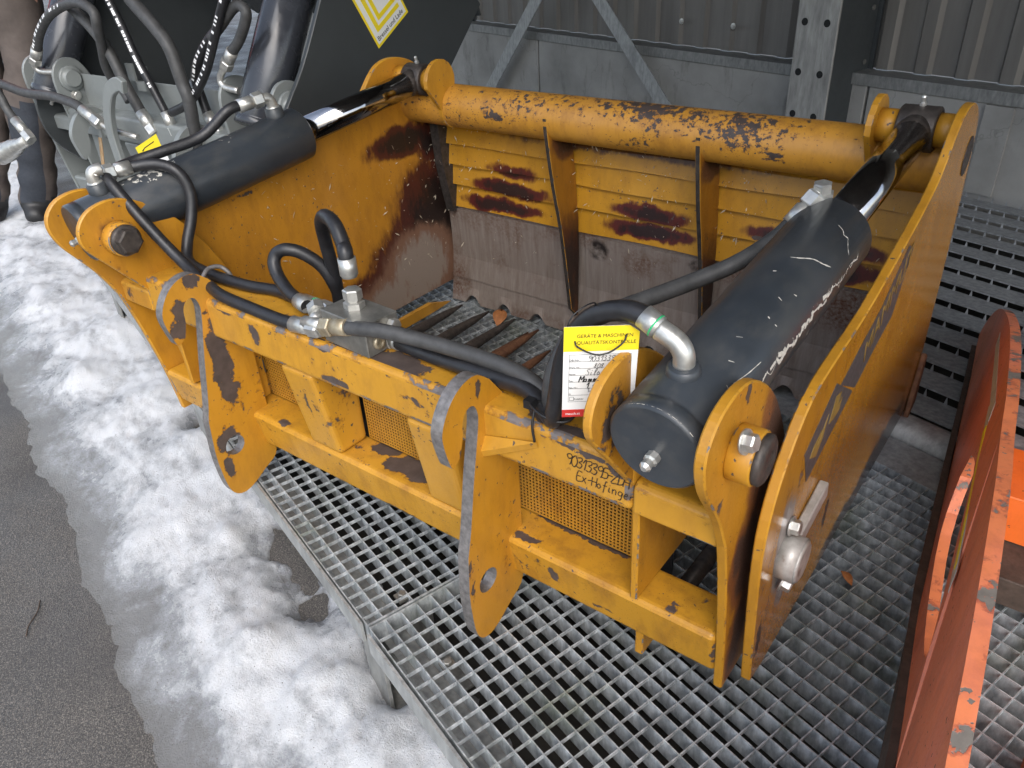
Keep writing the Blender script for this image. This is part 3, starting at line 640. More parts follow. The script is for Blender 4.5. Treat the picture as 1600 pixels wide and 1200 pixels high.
def build_frame(root, M, grey=False):
    lo = .235 if grey else .142
    mf = lambda k: 'grey' if grey else k
    e = 'grey' if grey else 'edge_steel'
    for nm, x0, x1, mt in (('side_plate', -.014, 0, 'yel_lug_r'), ('side_plate', -W, -W+.014, 'yel_lug')):
        o = obj(nm, B().prism(GPLATE if grey else PLATE, x0, x1, 0, 1), [mf(mt), mf('yel_plain')], root, .0022)
    for x0, x1 in ((-lo-.010, -lo+.002), (-W+lo-.012, -W+lo)):
        obj('lug_plate', B().prism(GPLATE if grey else INNER, x0, x1, 0, 1), [mf('yel_lug'), mf('yel_plain')], root, .0022)
    rail = [(-.052, .322), (-.052, .408), (.048, .408), (.048, .322)]
    obj('top_rail', B().prism(rail, -W+lo-.013, -lo+.004), mf('yel_rail'), root, .011, 4, 35, None if grey else 'yel_edge_rail')
    low = [(-.050, .322), (-.050, .366), (-.040, .374), (.06, .374), (.06, .322)]
    obj('rail_end', B().prism(low, -lo+.0045, -.014), mf('yel_frame'), root, .004, 2)
    obj('rail_end', B().prism(low, -W+.014, -W+lo-.0135), mf('yel_lug'), root, .004, 2)
    beam = [(.0, .028), (-.016, .112), (-.014, .121), (.066, .121), (.07, .028)]
    obj('bottom_beam', B().prism(beam, -W+.014, -.014), mf('yel_beam'), root, .009, 3, 35, mf('yel_beam'))
    obj('corner_post', B().prism([(-.015, .1215), (-.049, .3215), (.058, .3215), (.058, .1215)], -.895, -.805), mf('yel_frame'), root, .010, 3, 35, mf('yel_frame'))
    obj('corner_post', B().prism([(-.015, .1215), (-.049, .3215), (.058, .3215), (.058, .1215)], -.572, -.478), mf('yel_frame'), root, .014, 4, 35, mf('yel_frame'))
    obj('corner_post', B().box((-1.165, -.02, .1215), (-1.115, .058, .3215)), mf('yel_frame'), root, .006, 2)
    if not grey:
        # perforated sheets as lattices
        for x0, x1 in ((-1.303, -.897), (-.803, -.574), (-.476, -.153)):
            mb = B(); p = .0070; z0, z1 = .1225, .333
            nxx = int((x1-x0)/p); nz = int((z1-z0)/p)
            for i in range(nxx+1): mb.box((x0+i*p, .0595, z0), (x0+i*p+.0028, .0612, z1))
            for j in range(nz+1): mb.box((x0, .0597, z0+j*p), (x1, .0610, z0+j*p+.0028))
            o = obj('perforated_sheet', mb, 'yel_mesh', root); o['kind'] = 'stuff'
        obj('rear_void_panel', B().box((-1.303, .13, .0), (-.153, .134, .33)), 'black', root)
    HP = hook_profile()
    if grey: HP = [(-.084+(y+.084)*1.3, .375+(z-.423)*1.3 if z > .10 else z-.06) for y, z in HP]
    hooks = []
    for xr, mt in ((-.388, 'yel_hook_r'), (-1.005 if grey else -1.089, 'yel_hook_l')):
        hooks.append(obj('hook_plate', B().prism(HP, xr-.022, xr, 0, 1), [mf(mt), 'grey' if grey else 'edge_steel'], root))
        if grey:
            q = [(-.067, .385), (-.072, .360), (-.089, .285), (-.106, .20), (-.118, .155)]; q = [(-.084+(y+.084)*1.3-.0015, .375+(z-.423)*1.3) for y, z in q]
            obj('bearing_face', B().prism(q+[(y-.002, z) for y, z in q[::-1]], xr-.021, xr-.001), 'grey_wear', hooks[-1])
    # gusset beside the right hook
    gp = [(-.388, -.062, .322), (-.388, -.050, .345), (-.290, -.0525, .372)]
    obj('gusset', B().add([Vector(p) for p in gp]+[Vector(p)+Vector((0, -.004, .012)) for p in gp]+[], [(0, 1, 2), (5, 4, 3), (0, 3, 4, 1), (1, 4, 5, 2), (2, 5, 3, 0)]), mf('yel_frame'), root)
    return hooks
def hexbolt(name, p, d, r, h, mat, root, washer=True):
    p = Vector(p); d = Vector(d)
    b = B()
    if washer: b.lathe(p, d, [(0, r*1.35), (h*.22, r*1.35)], 18)
    b.lathe(p+d*(h*.22), d, [(0, r), (h*.75, r), (h*.9, r*.86)], 6)
    return obj(name, b, mat, root)

grab = empty('silage_grab', P0, TH, label='worn yellow silage grab with two black hydraulic cylinders, resting on the grating', cat='grab')
build_frame(grab, MAT)
# tie ring of bent rod on the rail
obj('tie_ring', B().tube([(-1.112, -.045, .405), (-1.114, -.038, .428), (-1.124, -.012, .448), (-1.122, .015, .446), (-1.113, .028, .428), (-1.110, .030, .404)], .0045, 8), 'edge_steel', grab)
obj('support_tab', B().box((-.160, .02, -.045), (-.145, .06, .027)), 'yel_plain', grab, .002)
# tines
tl = []
for i in range(13):
    x = -1.245+i*.1005
    if x > -.1: break
    tipy = (.86, .868, .868, .848, .763, .80, .84, .85, .82, .84, .85, .84)[i % 12]
    b = B().lathe((x, .09, -.006), (0, 1, -.022), [(0, .016), (tipy-.28, .016), (tipy-.16, .011), (tipy-.092, .003)], 10)
    obj('tine', b, 'rust' if i in (3, 4, 6) else 'dark_steel', grab)
obj('tine', B().lathe((-.955, .09, -.004), (0, 1, -.02), [(0, .014), (.5, .014), (.72, .003)], 10), 'rust', grab)
obj('side_runner', B().box((-1.335, .1, -.045), (-1.320, .80, -.012)).add([(-1.335, .80, -.045), (-1.320, .80, -.045), (-1.32, .80, -.012), (-1.335, .80, -.012), (-1.328, .90, -.045)], [(0, 1, 4), (1, 2, 4), (2, 3, 4), (3, 0, 4)]), ['yel_plain'], grab)

# ------------------------------------------------------------------ jaw
JAW = smooth_prof([(.022, .02), (.006, .13), (-.014, .296), (0, .383), (.04, .446), (.087, .486), (.156, .503), (.29, .518), (.423, .549), (.56, .588), (.64, .622), (.695, .675), (.735, .702), (.79, .708), (.85, .692), (.895, .655), (.92, .58), (.938, .45)], 3)+[(.952, .3), (.956, .15), (.945, .012), (.6, .012), (.25, .011), (.07, .013)]
JW0, JW1 = -1.345, .019      # inner faces of the jaw plates
def zig():
    """folded front sheet: each strip leans out over the next one"""
    out = []
    zs = [.50, .455, .395, .330, .262]
    yb = lambda z: .905+.045*math.sin(max(0, min(1, (.60-z)/.45))*1.5)
    for i in range(len(zs)-1):
        out += [(yb(zs[i])+.006, zs[i]), (yb(zs[i+1])-.010, zs[i+1]+.004)]
    return [(.895, .56)]+out
def build_jaw(root, ang=0.0, grey=False):
    py, pz = .06, .235; c, s = math.cos(R(ang)), math.sin(R(ang))
    def rot(v): return Vector((v.x, py+(v.y-py)*c-(v.z-pz)*s, pz+(v.y-py)*s+(v.z-pz)*c))
    g = lambda k, alt='grey_shaded': alt if grey else k
    def jo(name, b, mats, bevel=0, seg=1): return obj(name, b.xf(rot), mats, root, bevel, seg)
    jo('jaw_side_plate', B().prism(JAW, JW1, .034, 0, 1), [g('yel_jaw_r'), g('yel_plain')], .002)
    jo('jaw_side_plate', B().prism(JAW, JW0-.015, JW0, 0, 1), [g('yel_jaw_l'), g('yel_plain')], .002)
    z = zig(); n = len(z); b = B()
    nxs = 40; vs = []
    for i in range(nxs+1):
        x = JW0+(JW1-JW0)*i/nxs
        for k, (y, zz) in enumerate(z): vs.append((x, y+.002*math.sin(x*9+k), zz+.0015*math.sin(x*13+k*2)))
    b.add(vs, [(i*n+k, (i+1)*n+k, (i+1)*n+k+1, i*n+k+1) for i in range(nxs) for k in range(n-1)])
    o = jo('folded_front_sheet', b, g('yel_sheet'))
    md = o.modifiers.new('thick', 'SOLIDIFY'); md.thickness = .005; md.offset = 1
    # scalloped cutting blade
    per = .127; b = B(); top = []; bot = []
    nn = 220
    for i in range(nn+1):
        x = JW0+(JW1-JW0)*i/nn
        ph = ((x+1.285) % per)/per
        if ph < .42: zz = -.050+.030*math.sin(ph/.42*math.pi)**.6
        else: zz = -.050
        bot.append((x, zz))
        top.append(x)
    rows = [(.944, .268), (.953, .20), (.950, .10), (.935, .0)]
    vs = []
    for i in range(nn+1):
        for y, zz in rows: vs.append((top[i], y, zz))
        vs.append((bot[i][0], .925, bot[i][1]))
    k = 5; b.add(vs, [(i*k+j, (i+1)*k+j, (i+1)*k+j+1, i*k+j+1) for i in range(nn) for j in range(k-1)])
    o = jo('cutting_blade', b, g('blade')); md = o.modifiers.new('thick', 'SOLIDIFY'); md.thickness = .010; md.offset = 1
    if not grey:
        for x0, x1, zt, zb in ((-1.335, -.875, .034, .002), (-.840, -.475, .030, .0), (-.445, .012, .030, .0)):
            vs = []; m_ = 14
            for i in range(m_+1):
                x = x0+(x1-x0)*i/m_; vs += [(x, .9335, zb+.028+.006*noise.noise((x*14, 0, 2))), (x, .944, .10), (x, .938, .256)]
            b = B().add(vs, [(i*3+j, (i+1)*3+j, (i+1)*3+j+1, i*3+j+1) for i in range(m_) for j in range(2)])
            o = jo('wear_plate', b, 'blade'); md = o.modifiers.new('thick', 'SOLIDIFY'); md.thickness = .006; md.offset = 1
    jo('cross_tube', B().cyl((JW0, .85, .586), (JW1, .85, .586), .0545, n=40, caps=False), g('yel_tube', 'grey'))
    # ribs
    rib = smooth_prof([(.795, .595), (.800, .55), (.824, .424), (.860, .275), (.897, .045)], 3)+[(.93, .01), (.938, .2), (.935, .3), (.92, .45), (.90, .56), (.84, .60)]
    for x in (-.86, -.46):
        jo('rib', B().prism(rib, x-.012, x, 0, 1), [g('yel_rib'), g('dark_steel')], .001)
    jo('rib', B().prism([(.885, .55), (.895, .40), (.925, .25), (.95, .25), (.94, .55)], JW0+.012, JW0+.042, 0), g('dark_steel'))
    # eye lugs, pins and bushes
    lug = [(.80+.055*math.cos(R(a)), .655+.055*math.sin(R(a))) for a in range(190, -31, -20)]+[(.85+.058*math.cos(R(a)), .586+.058*math.sin(R(a))) for a in range(0, -181, -20)]
    for x0 in (-.124, -1.205):
        jo('eye_lug', B().prism(lug, x0, x0+.012), g('yel_plain', 'grey'), .001)
    for xa, xb, xm in ((-.112, .019, -.046), (JW0, -1.205, -1.272)):
        b = B().cyl((xa, .80, .656), (xm-.033, .80, .656), .030, n=20).cyl((xm+.033, .80, .656), (xb, .80, .656), .030, n=20)
        jo('pin_bush', b, g('yel_plain', 'grey'))
    jo('tube_hollow_disc', B().cyl((.0342, .865, .60), (.0352, .865, .60), .036, n=20), g('dark_steel', 'grey'))  # on the yellow jaw a dark disc paints the shaded tube hollow
    return rot
build_jaw(grab)
b = B().cyl((.034, .080, .235), (.060, .080, .235), .034, n=24).cyl((.060, .080, .235), (.064, .080, .235), .034, .028, n=24)
pb = obj('pivot_boss', b, 'worn_bright', grab)
bar = B().box((-.006, -.0, -.014), (.008, .115, .016)).xf(lambda v: Matrix.Rotation(R(12), 3, 'X') @ v + Vector((.041, .10, .245)))
obj('retaining_bar', bar, 'worn_bright', grab, .002)
hexbolt('bolt', (.036, .088, .283), (1, 0, .1), .011, .012, 'zinc', grab); hexbolt('bolt', (.040, .075, .190), (1, 0, -.2), .011, .014, 'zinc', grab)
obj('blade_corner_tooth', B().prism([(.90, .0), (.95, .02), (.955, .14), (.94, .15)], .0345, .046), 'rust', grab, .002)
# decal band on the right jaw plate
def side_poly(name, pts, x, mat, parent, th=.0006):
    return obj(name, B().prism(pts, x, x+th), mat, parent)
side_poly('logo_decal', [(.131, .331), (.098, .398), (.200, .456), (.306, .388)], .0342, 'decal', grab)
side_poly('stripe_decal', [(.318, .387), (.225, .440), (.29, .462), (.393, .492), (.499, .553), (.535, .537), (.484, .436), (.40, .415)], .0342, 'decal', grab)
mt = basis((.0352, .335, .420), (0, .88, .40), (0, -.40, .88))
text_mesh('MAMMUT', .052, 'decal_yel', 'decal_lettering', grab, mt, .2, .0003)
side_poly('logo_stroke', [(.125, .375), (.135, .388), (.165, .400), (.150, .375), (.185, .415), (.175, .380), (.155, .360)], .0349, 'decal_yel', grab)
side_poly('logo_stroke', [(.195, .392), (.21, .430), (.235, .425), (.225, .405), (.245, .41), (.24, .39), (.215, .388)], .0349, 'decal_yel', grab)
# ------------------------------------------------------------------ cylinders
def cylinder(root, A, Epos, blen, rb, rr, mat, capmat, cuffs=False, rodmat='rod'):
    A, E_ = Vector(A), Vector(Epos); d = (E_-A).normalized(); tot = (E_-A).length
    b = B().lathe(A, d, [(0, rb-.004), (.0035, rb), (.022, rb), (.0235, rb-.0015), (.026, rb), (blen-.004, rb), (blen, rb-.004)], 44)
    barrel = obj('cylinder_barrel', b, mat, root)
    g = B().cyl(A+d*blen, A+d*(blen+.012), rr+.008, n=28).cyl(A+d*(blen+.012), A+d*(tot-.02), rr, n=28)
    obj('piston_rod', g, rodmat, root)
    ex = Vector((1, 0, 0))
    obj('rod_eye', B().cyl(E_-ex*.033, E_+ex*.033, .040, n=26).cyl(E_-d*.055, E_-d*.02, rr*.98, rr*1.08, n=24), 'dark_steel' if rodmat == 'rod' else rodmat, root, .003)
    obj('grease_nipple', B().lathe(E_+Vector((.0, 0, .039)), (0, -.2, 1), [(0, .006), (.006, .006), (.008, .0035), (.016, .0045), (.019, .003)], 8), 'zinc', root)
    obj('grease_nipple', B().lathe(A+Vector((.0, -.0, -.012)), -d, [(-.002, .009), (.007, .009), (.009, .006), (.018, .0075), (.022, .004)], 8), 'zinc', root)
    return A, d
A1, D1 = cylinder(grab, (-.072, -.128, .506), (-.046, .80, .656), .525, .0605, .0315, 'cyl_r', 'cyl_r')
A2, D2 = cylinder(grab, (-1.376, -.122, .512), (-1.272, .80, .656), .555, .0605, .0315, 'cyl_l', 'cyl_l')
def barrel_pt(A, d, r, s_, ang):
    up = (Vector((0, 0, 1))-d*d.z).normalized(); sd_ = d.cross(up); a = R(ang)
    return A+d*s_+up*(r*math.cos(a))+sd_*(r*math.sin(a))
def scratch(root, A, d, r, pts, wd):
    P = catmull([(p[0]*1000, p[1], 0) for p in pts], 5); b = B(); n = len(P); vs = []
    for k in range(n):
        t = (P[min(k+1, n-1)]-P[max(k-1, 0)]); t = Vector((t.x, t.y*r*1000*math.pi/180)).normalized(); w_ = wd*random.uniform(.4, 1.2)/2*1000
        for sg in (1, -1):
            q = Vector((P[k].x-t.y*w_*sg, P[k].y+t.x*w_*sg/(r*1000*math.pi/180)))
            vs.append(barrel_pt(A, d, r+.0003, q.x/1000, q.y))
    b.add(vs, [(2*i, 2*i+1, 2*i+3, 2*i+2) for i in range(n-1)])
    return obj('paint_scratch', b, 'scratch', root)
MAT['scratch'] = plain('scratched_primer', (.50, .48, .43), .6, 0, .2, 200, 0)
for pts, wd in (([(.346, 8), (.352, 18), (.365, 31), (.372, 44), (.382, 55)], .0022), ([(.461, 29), (.458, 38), (.452, 42), (.455, 49)], .0016), ([(.455, 49), (.442, 58), (.437, 66)], .0014), ([(.221, 33), (.220, 48)], .0018), ([(.262, 28), (.26, 34)], .0016), ([(.285, 40), (.287, 44)], .002),
                ([(.16, 20), (.165, 26)], .0012), ([(.305, 2), (.307, 6)], .0016), ([(.12, 30), (.124, 36)], .0014), ([(.10, 50), (.13, 56), (.16, 60)], .0013), ([(.09, 45), (.085, 60)], .0013), ([(.05, 62), (.09, 70), (.13, 73)], .0012), ([(.055, 66), (.10, 74)], .0012)):
    scratch(grab, A1, D1, .0605, pts, wd)
for k in range(26):
    s0 = .14+k*.0125; scratch(grab, A1, D1, .0605, [(s0+random.uniform(-.006, .006), 80+random.uniform(-5, 5)+(s0-.28)*6), (s0+.008, 81+random.uniform(-4, 4)), (s0+random.uniform(.012, .022), 80+random.uniform(-5, 5))], (.007 if .17 < s0 < .36 else .0025)*random.uniform(.5, 1))
for k in range(22):
    a_ = -50+k*6; scratch(grab, A1, D1, .0600, [(.003+random.uniform(0, .002), a_), (.003+random.uniform(0, .002), a_+random.uniform(3, 8))], .0018*random.uniform(.6, 1.3))
# rear pins with bosses
def pin(x, s, y, z, name='pivot_pin'):
    b = B().cyl((x, y, z), (x+s*.030, y, z), .034, n=24); obj('pin_boss', b, 'yel_plain', grab, .002)
    o = obj(name, B().lathe((x+s*.030, y, z), (s, 0, 0), [(-.002, .031), (.006, .031), (.009, .027), (.0105, .016), (.008, .012)], 24), 'dark_steel', grab)
pin(0, 1, -.070, .497); pin(-.152, -1, -.062, .500); pin(-1.305, 1, -.080, .505)
hexbolt('lock_bolt', (.018, -.096, .532), (.95, -.1, .2), .011, .013, 'zinc', grab)
obj('left_pin_nut', B().lathe((-1.270, -.080, .505), (1, 0, 0), [(0, .026), (.016, .026), (.018, .022)], 6), 'dark_steel', grab)
# ------------------------------------------------------------------ hydraulics of the yellow grab
def ferrule(root, a, b_, r=.0145, nut=True, mat='zinc', ring=None):
    a, b_ = Vector(a), Vector(b_); d = b_-a; l = d.length; d = d.normalized()
    f = B().lathe(a, d, [(0, r), (l*.52, r), (l*.55, r*.85), (l*.60, r*.85)], 20)
    if nut: f.lathe(a+d*(l*.60), d, [(0, r*1.05), (l*.03, r*1.18), (l*.34, r*1.18), (l*.40, r*1.02)], 6)
    o = obj('hose_fitting', f, mat, root)
    if ring: obj('green_ring', B().cyl(a+d*(l*.42), a+d*(l*.47), r*1.03, n=20), 'green', o)
    return o
def hose(root, pts, r=.0118, mat='hose', name='hose', sub=6): return obj(name, B().tube(pts, r, 12, 0, sub), mat, root)
def elbow(root, base, up, out, r=.013, h=.03, mat='zinc'):
    base, up, out = Vector(base), Vector(up).normalized(), Vector(out).normalized()
    b = B().tube([base, base+up*(h*.55), base+up*h+out*(h*.18), base+up*(h*1.12)+out*(h*.6), base+up*(h*1.12)+out*(h*1.0)], r, 12, 0, 4)
    b.lathe(base-up*.004, up, [(0, r*1.25), (h*.35, r*1.25), (h*.40, r*1.05)], 18)
    return obj('elbow_fitting', b, mat, root)
def port(root, p, up, r=.021, h=.02, mat='cyl_l'): return obj('cylinder_port', B().lathe(Vector(p)-Vector(up)*.012, up, [(0, r*1.1), (.012, r), (h+.01, r*.95), (h+.012, r*.8)], 22), mat, root)
UP = Vector((0, -.15, 1)).normalized()
# left cylinder
pa = A2+D2*.075+UP*.060; port(grab, pa, UP)
elbow(grab, pa+UP*.018, UP, (.25, .95, .05), .0125, .022); ferrule(grab, (-1.374, -.020, .611), (-1.378, -.042, .611), .0145)
ferrule(grab, (-1.366, .018, .613), (-1.376, -.036, .612), .0148)
hose(grab, [(-1.37, .004, .612), (-1.362, .024, .613), (-1.33, .057, .614), (-1.295, .078, .598), (-1.28, .085, .555), (-1.275, .069, .504), (-1.268, .041, .458), (-1.24, .019, .430), (-1.16, .011, .424), (-1.049, .018, .421), (-.975, .035, .420), (-.905, .03, .420), (-.868, .025, .424)])
ferrule(grab, (-.880, .027, .424), (-.790, .012, .432), .0148, True, 'zinc', True)
pb_ = A2+D2*.505+UP*.060; port(grab, pb_, UP)
elbow(grab, pb_+UP*.018, UP, (-.25, -.95, -.08), .0125, .022)
e0 = pb_+UP*.043
ferrule(grab, e0+Vector((-.018, -.075, -.008)), e0+Vector((-.004, -.016, 0)), .0148)
hose(grab, [e0+Vector((-.014, -.06, -.006)), e0+Vector((-.022, -.10, -.012)), (-1.372, .20, .634), (-1.40, .12, .618), (-1.425, .045, .606), (-1.40, -.015, .603), (-1.345, -.040, .598), (-1.27, -.024, .507), (-1.19, -.014, .440), (-1.10, -.030, .428), (-1.037, -.043, .425), (-.945, -.043, .421), (-.864, -.045, .421), (-.815, -.045, .424)])
ferrule(grab, (-.825, -.045, .423), (-.752, -.041, .431), .0148)
# valve block
vb = Matrix.Translation((-.690, -.006, .409)) @ Matrix.Rotation(R(-3), 4, 'Z')
blk = obj('valve_block', B().box((-.058, -.036, 0), (.056, .036, .060)).xf(lambda v: vb @ v), 'zinc_dull', grab, .0015)
obj('block_plug', B().lathe(vb @ Vector((.058, -.012, .022)), (1, 0, 0), [(-.002, .0125), (.004, .0125), (.005, .006), (.002, .005)], 20), 'zinc_yel', blk)
obj('block_plug', B().lathe(vb @ Vector((.058, .02, .040)), (1, 0, 0), [(-.002, .0125), (.010, .0125), (.011, .008)], 6), 'zinc', blk)
tp = vb @ Vector((-.014, .004, .060))
obj('top_fitting', B().lathe(tp, (0, 0, 1), [(-.001, .0185), (.010, .0185), (.012, .013), (.016, .013)], 6).lathe(tp+Vector((0, 0, .016)), (0, 0, 1), [(0, .0165), (.016, .0165), (.018, .014)], 6), 'zinc', grab)
ferrule(grab, tp+Vector((-.002, .002, .088)), tp+Vector((0, 0, .032)), .0152, False)
hose(grab, [tp+Vector((-.001, .001, .06)), tp+Vector((-.004, .003, .10)), (-.730, .02, .560), (-.762, .035, .590), (-.806, .052, .594), (-.843, .07, .570), (-.868, .09, .525), (-.876, .10, .482), (-.882, .108, .431), (-.89, .112, .37), (-.89, .10, .30)], .0128)
# tee with loop hose
tee = Vector((-.772, -.043, .434))
obj('tee_fitting', B().cyl(tee+Vector((-.02, 0, 0)), tee+Vector((.03, .002, .006)), .0125, n=16).cyl(tee, tee+Vector((-.012, .03, .012)), .0125, n=16).lathe(tee+Vector((.026, .002, .004)), (1, 0, .12), [(0, .0165), (.016, .0165), (.018, .013)], 6), 'zinc', grab)
obj('tee_fitting', B().lathe(tee+Vector((-.012, .022, .012)), (-.7, .5, .15), [(0, .0165), (.018, .0165), (.02, .013)], 6), 'zinc', grab)
ferrule(grab, (-.866, .006, .437), (-.806, -.012, .441), .0152, False)
hose(grab, [(-.83, -.005, .439), (-.868, .006, .438), (-.905, .014, .444), (-.94, .024, .460), (-.958, .032, .480), (-.958, .042, .497), (-.940, .052, .506), (-.918, .07, .497), (-.895, .09, .470), (-.882, .10, .435), (-.884, .11, .39), (-.886, .10, .30)], .0122)
ferrule(grab, (-.678, -.041, .455), (-.745, -.042, .438), .0150, True, 'zinc_yel')
# two hoses along the rail to the right cylinder, bundled and turned up
hose(grab, [(-.70, -.041, .450), (-.66, -.040, .457), (-.606, -.03, .462), (-.542, -.012, .456), (-.471, .002, .450), (-.396, .006, .447), (-.345, .004, .440), (-.305, -.004, .425), (-.287, -.018, .420), (-.283, -.028, .440), (-.281, -.028, .470), (-.278, -.016, .500), (-.274, .01, .526), (-.270, .05, .534), (-.258, .10, .534), (-.23, .16, .538), (-.194, .22, .548), (-.153, .27, .566), (-.122, .32, .589), (-.103, .356, .612)], .0128, 'hose_dusty')
ferrule(grab, (-.106, .351, .608), (-.081, .380, .650), .0155)
obj('banjo_fitting', B().lathe((-.078, .386, .640), (0, -.16, 1), [(0, .018), (.012, .018), (.014, .014), (.026, .014), (.028, .011)], 6).cyl((-.088, .372, .643), (-.076, .387, .658), .011, n=12), 'zinc', grab)
ferrule(grab, (-.612, .006, .424), (-.640, .012, .421), .0150)
hose(grab, [(-.625, .008, .422), (-.58, .0, .426), (-.501, .0, .424), (-.402, -.004, .428), (-.334, -.012, .432), (-.295, -.03, .424), (-.270, -.044, .424), (-.258, -.056, .446), (-.246, -.064, .486), (-.239, -.062, .531), (-.225, -.06, .571), (-.205, -.06, .600), (-.179, -.06, .620), (-.146, -.062, .631), (-.118, -.0635, .629)], .0128)
ferrule(grab, (-.126, -.0635, .631), (-.088, -.066, .613), .0142, False, 'zinc', True)
port(grab, (-.071, -.067, .574), UP, .020, .012, 'cyl_r')
obj('elbow_fitting', B().tube([(-.104, -.065, .620), (-.090, -.066, .615), (-.079, -.0665, .609), (-.072, -.067, .598), (-.071, -.067, .584)], .0128, 14, 0, 5), 'zinc', grab)
for p, d in (((-.276, -.036, .428), (.1, .1, 1)),):
    b = B(); c0 = Vector((-.270, -.042, .440))
    ring = [c0+Vector((.034*math.cos(t), .022*math.sin(t), .004*math.sin(2*t))) for t in [i*math.pi/9 for i in range(19)]]
    b.tube(ring, .0022, 6, 0, 2).box((c0.x-.042, c0.y-.012, c0.z-.006), (c0.x-.028, c0.y+.002, c0.z+.007))
    obj('cable_tie', b, 'black', grab)
b = B().tube([(-.2985, -.045, .436), (-.297, -.055, .41), (-.292, -.058, .385)], .002, 6); obj('cable_tie_tail', b, 'black', grab)
# handwritten number on the rail
mt = basis((-.2435, -.0528, .3655), (1, 0, -.02), (0.02, 0, 1))
handwrite('90313395-ZDH', .0195, .0017, mt, 'handwritten_number', 'marker', grab, .15, .70)
mt = basis((-.226, -.0528, .343), (1, 0, .02), (0, 0, 1))
handwrite('Ex-Hofinger', .0165, .0015, mt, 'handwritten_name', 'marker', grab, .15, .85)

# ------------------------------------------------------------------ silage crumbs lying in the jaw
cb = B()
for i in range(620):
    k = random.random()
    if k < .40:
        x = random.uniform(-1.33, 0.0); y = .80+random.random()*.11; z = .515+random.gauss(0, .012) - (y-.80)*.25
        if random.random() < .45: x = random.choice((-.83, -.79, -.62, -1.22, -.42))+random.gauss(0, .04)
        p = Vector((x, .90+random.uniform(-.004, .004), random.choice((.505, .46, .40, .335))+abs(random.gauss(0, .012))))
    elif k < .75: p = Vector((JW0+.002, random.uniform(.25, .92), random.uniform(.12, .50)))
    else: p = Vector((random.uniform(-1.33, 0), .927-random.random()*.02, random.uniform(.12, .50)))
    if p.x < JW0+.01 and p.z > .50: continue
    s = random.uniform(.0008, .0022); l = s*random.choice((1, 1.2, 3, 5))
    a = Vector((random.uniform(-.3, .3), random.uniform(-1, 1), random.uniform(-1, 1))).normalized()*l
    c = Vector((random.uniform(-1, 1), -.3, random.uniform(-1, 1))).normalized()*s
    q = p+Vector((.0012, -.004, 0))
    cb.add([q-a, q+c, q+a, q-c, q+Vector((.001, -.0015, .001))], [(0, 1, 4), (1, 2, 4), (2, 3, 4), (3, 0, 4), (0, 3, 2, 1)])
o = obj('silage_crumbs', cb, 'straw'); o.matrix_world = MW; tag(o, 'pale crumbs of silage and straw stuck inside the yellow jaw', 'crumbs', kind='stuff')

# ------------------------------------------------------------------ inspection tag
tg = empty('inspection_tag', m2w((-.179, -.085, .50)), TH, label='yellow and white inspection card tied to the hoses, filled in by hand', cat='tag')
W2T = Matrix.Translation((-.179, -.085, .50)).inverted()
ex = Vector((.068, .056, -.003)); ey = Vector((.010, .004, .126)); o0 = Vector((-.206, -.114, .492))
TM = W2T @ basis(o0, ex, ey); TWd, THt = ex.length, ey.length
def card(name, pts, z, mat, parent, th=.0004):
    n = len(pts); vs = [TM @ Vector((x, y, z)) for x, y in pts]+[TM @ Vector((x, y, z+th)) for x, y in pts]
    return obj(name, B().add(vs, [list(range(n))[::-1], [n+i for i in range(n)]]+[[i, (i+1) % n, n+(i+1) % n, n+i] for i in range(n)]), mat, parent)
H_, W_ = THt, TWd
body = card('card', [(0, 0), (W_, 0), (W_, H_*.93), (W_-.012, H_), (0, H_)], 0, 'card_white', tg, .0006)
card('yellow_header', [(0, H_*.74), (W_, H_*.74), (W_, H_*.93), (W_-.012, H_), (0, H_)], .0007, 'card_yellow', tg)
card('red_footer', [(0, 0), (W_, 0), (W_, H_*.085), (0, H_*.085)], .0007, 'card_red', tg)
for k in range(8):
    y = H_*(.70-.075*k); card('ruled_line', [(.007, y), (W_-.007, y), (W_-.007, y+.0004), (.007, y+.0004)], .0008, 'ink_grey', tg, .0001)
for x in (.007, W_-.0074): card('ruled_line', [(x, H_*.175), (x+.0004, H_*.175), (x+.0004, H_*.70), (x, H_*.70)], .0008, 'ink_grey', tg, .0001)
KX = W_/.109
def cardtext(t, x, y, s, mat, sh=0, bold=0):
    x *= KX; s *= KX
    return text_mesh(t, s, mat, 'printed_text', tg, TM @ Matrix.Translation((x, y, .00125)), sh, .0001, 'LEFT', bold)
cardtext('GERÄTE & MASCHINEN', .0185, H_*.885, .0078, 'ink', .05, .0003); cardtext('QUALITÄTSKONTROLLE', .0185, H_*.815, .0078, 'ink', .05, .0003)
for t, k in (('DB-Nr.:', 0), ('Werk. Nr.:', 1), ('Marke:', 2), ('Typ:', 3), ('Fgst. Nr.:', 4), ('PS:', 5)): cardtext(t, .0085, H_*(.70-.075*(k+1))+.001, .0052 if k == 0 else .0038, 'ink_grey')
cardtext('Baujahr:', .038, H_*(.70-.075*6)+.005, .0038, 'ink_grey'); cardtext('Zubehör', .017, H_*.20, .0042, 'ink_grey'); cardtext('mauch.at', .005, H_*.026, .0062, 'white_ink', 0, .0002)
for x in (.0085, .037):
    for a in ([(x, H_*.19), (x+.005, H_*.19), (x+.005, H_*.19+.0004), (x, H_*.19+.0004)], [(x, H_*.19+.005), (x+.005, H_*.19+.005), (x+.005, H_*.19+.0054), (x, H_*.19+.0054)], [(x, H_*.19), (x+.0004, H_*.19), (x+.0004, H_*.19+.005), (x, H_*.19+.005)], [(x+.005, H_*.19), (x+.0054, H_*.19), (x+.0054, H_*.19+.0054), (x+.005, H_*.19+.0054)]):
        card('check_box', a, .0008, 'ink', tg, .0001)
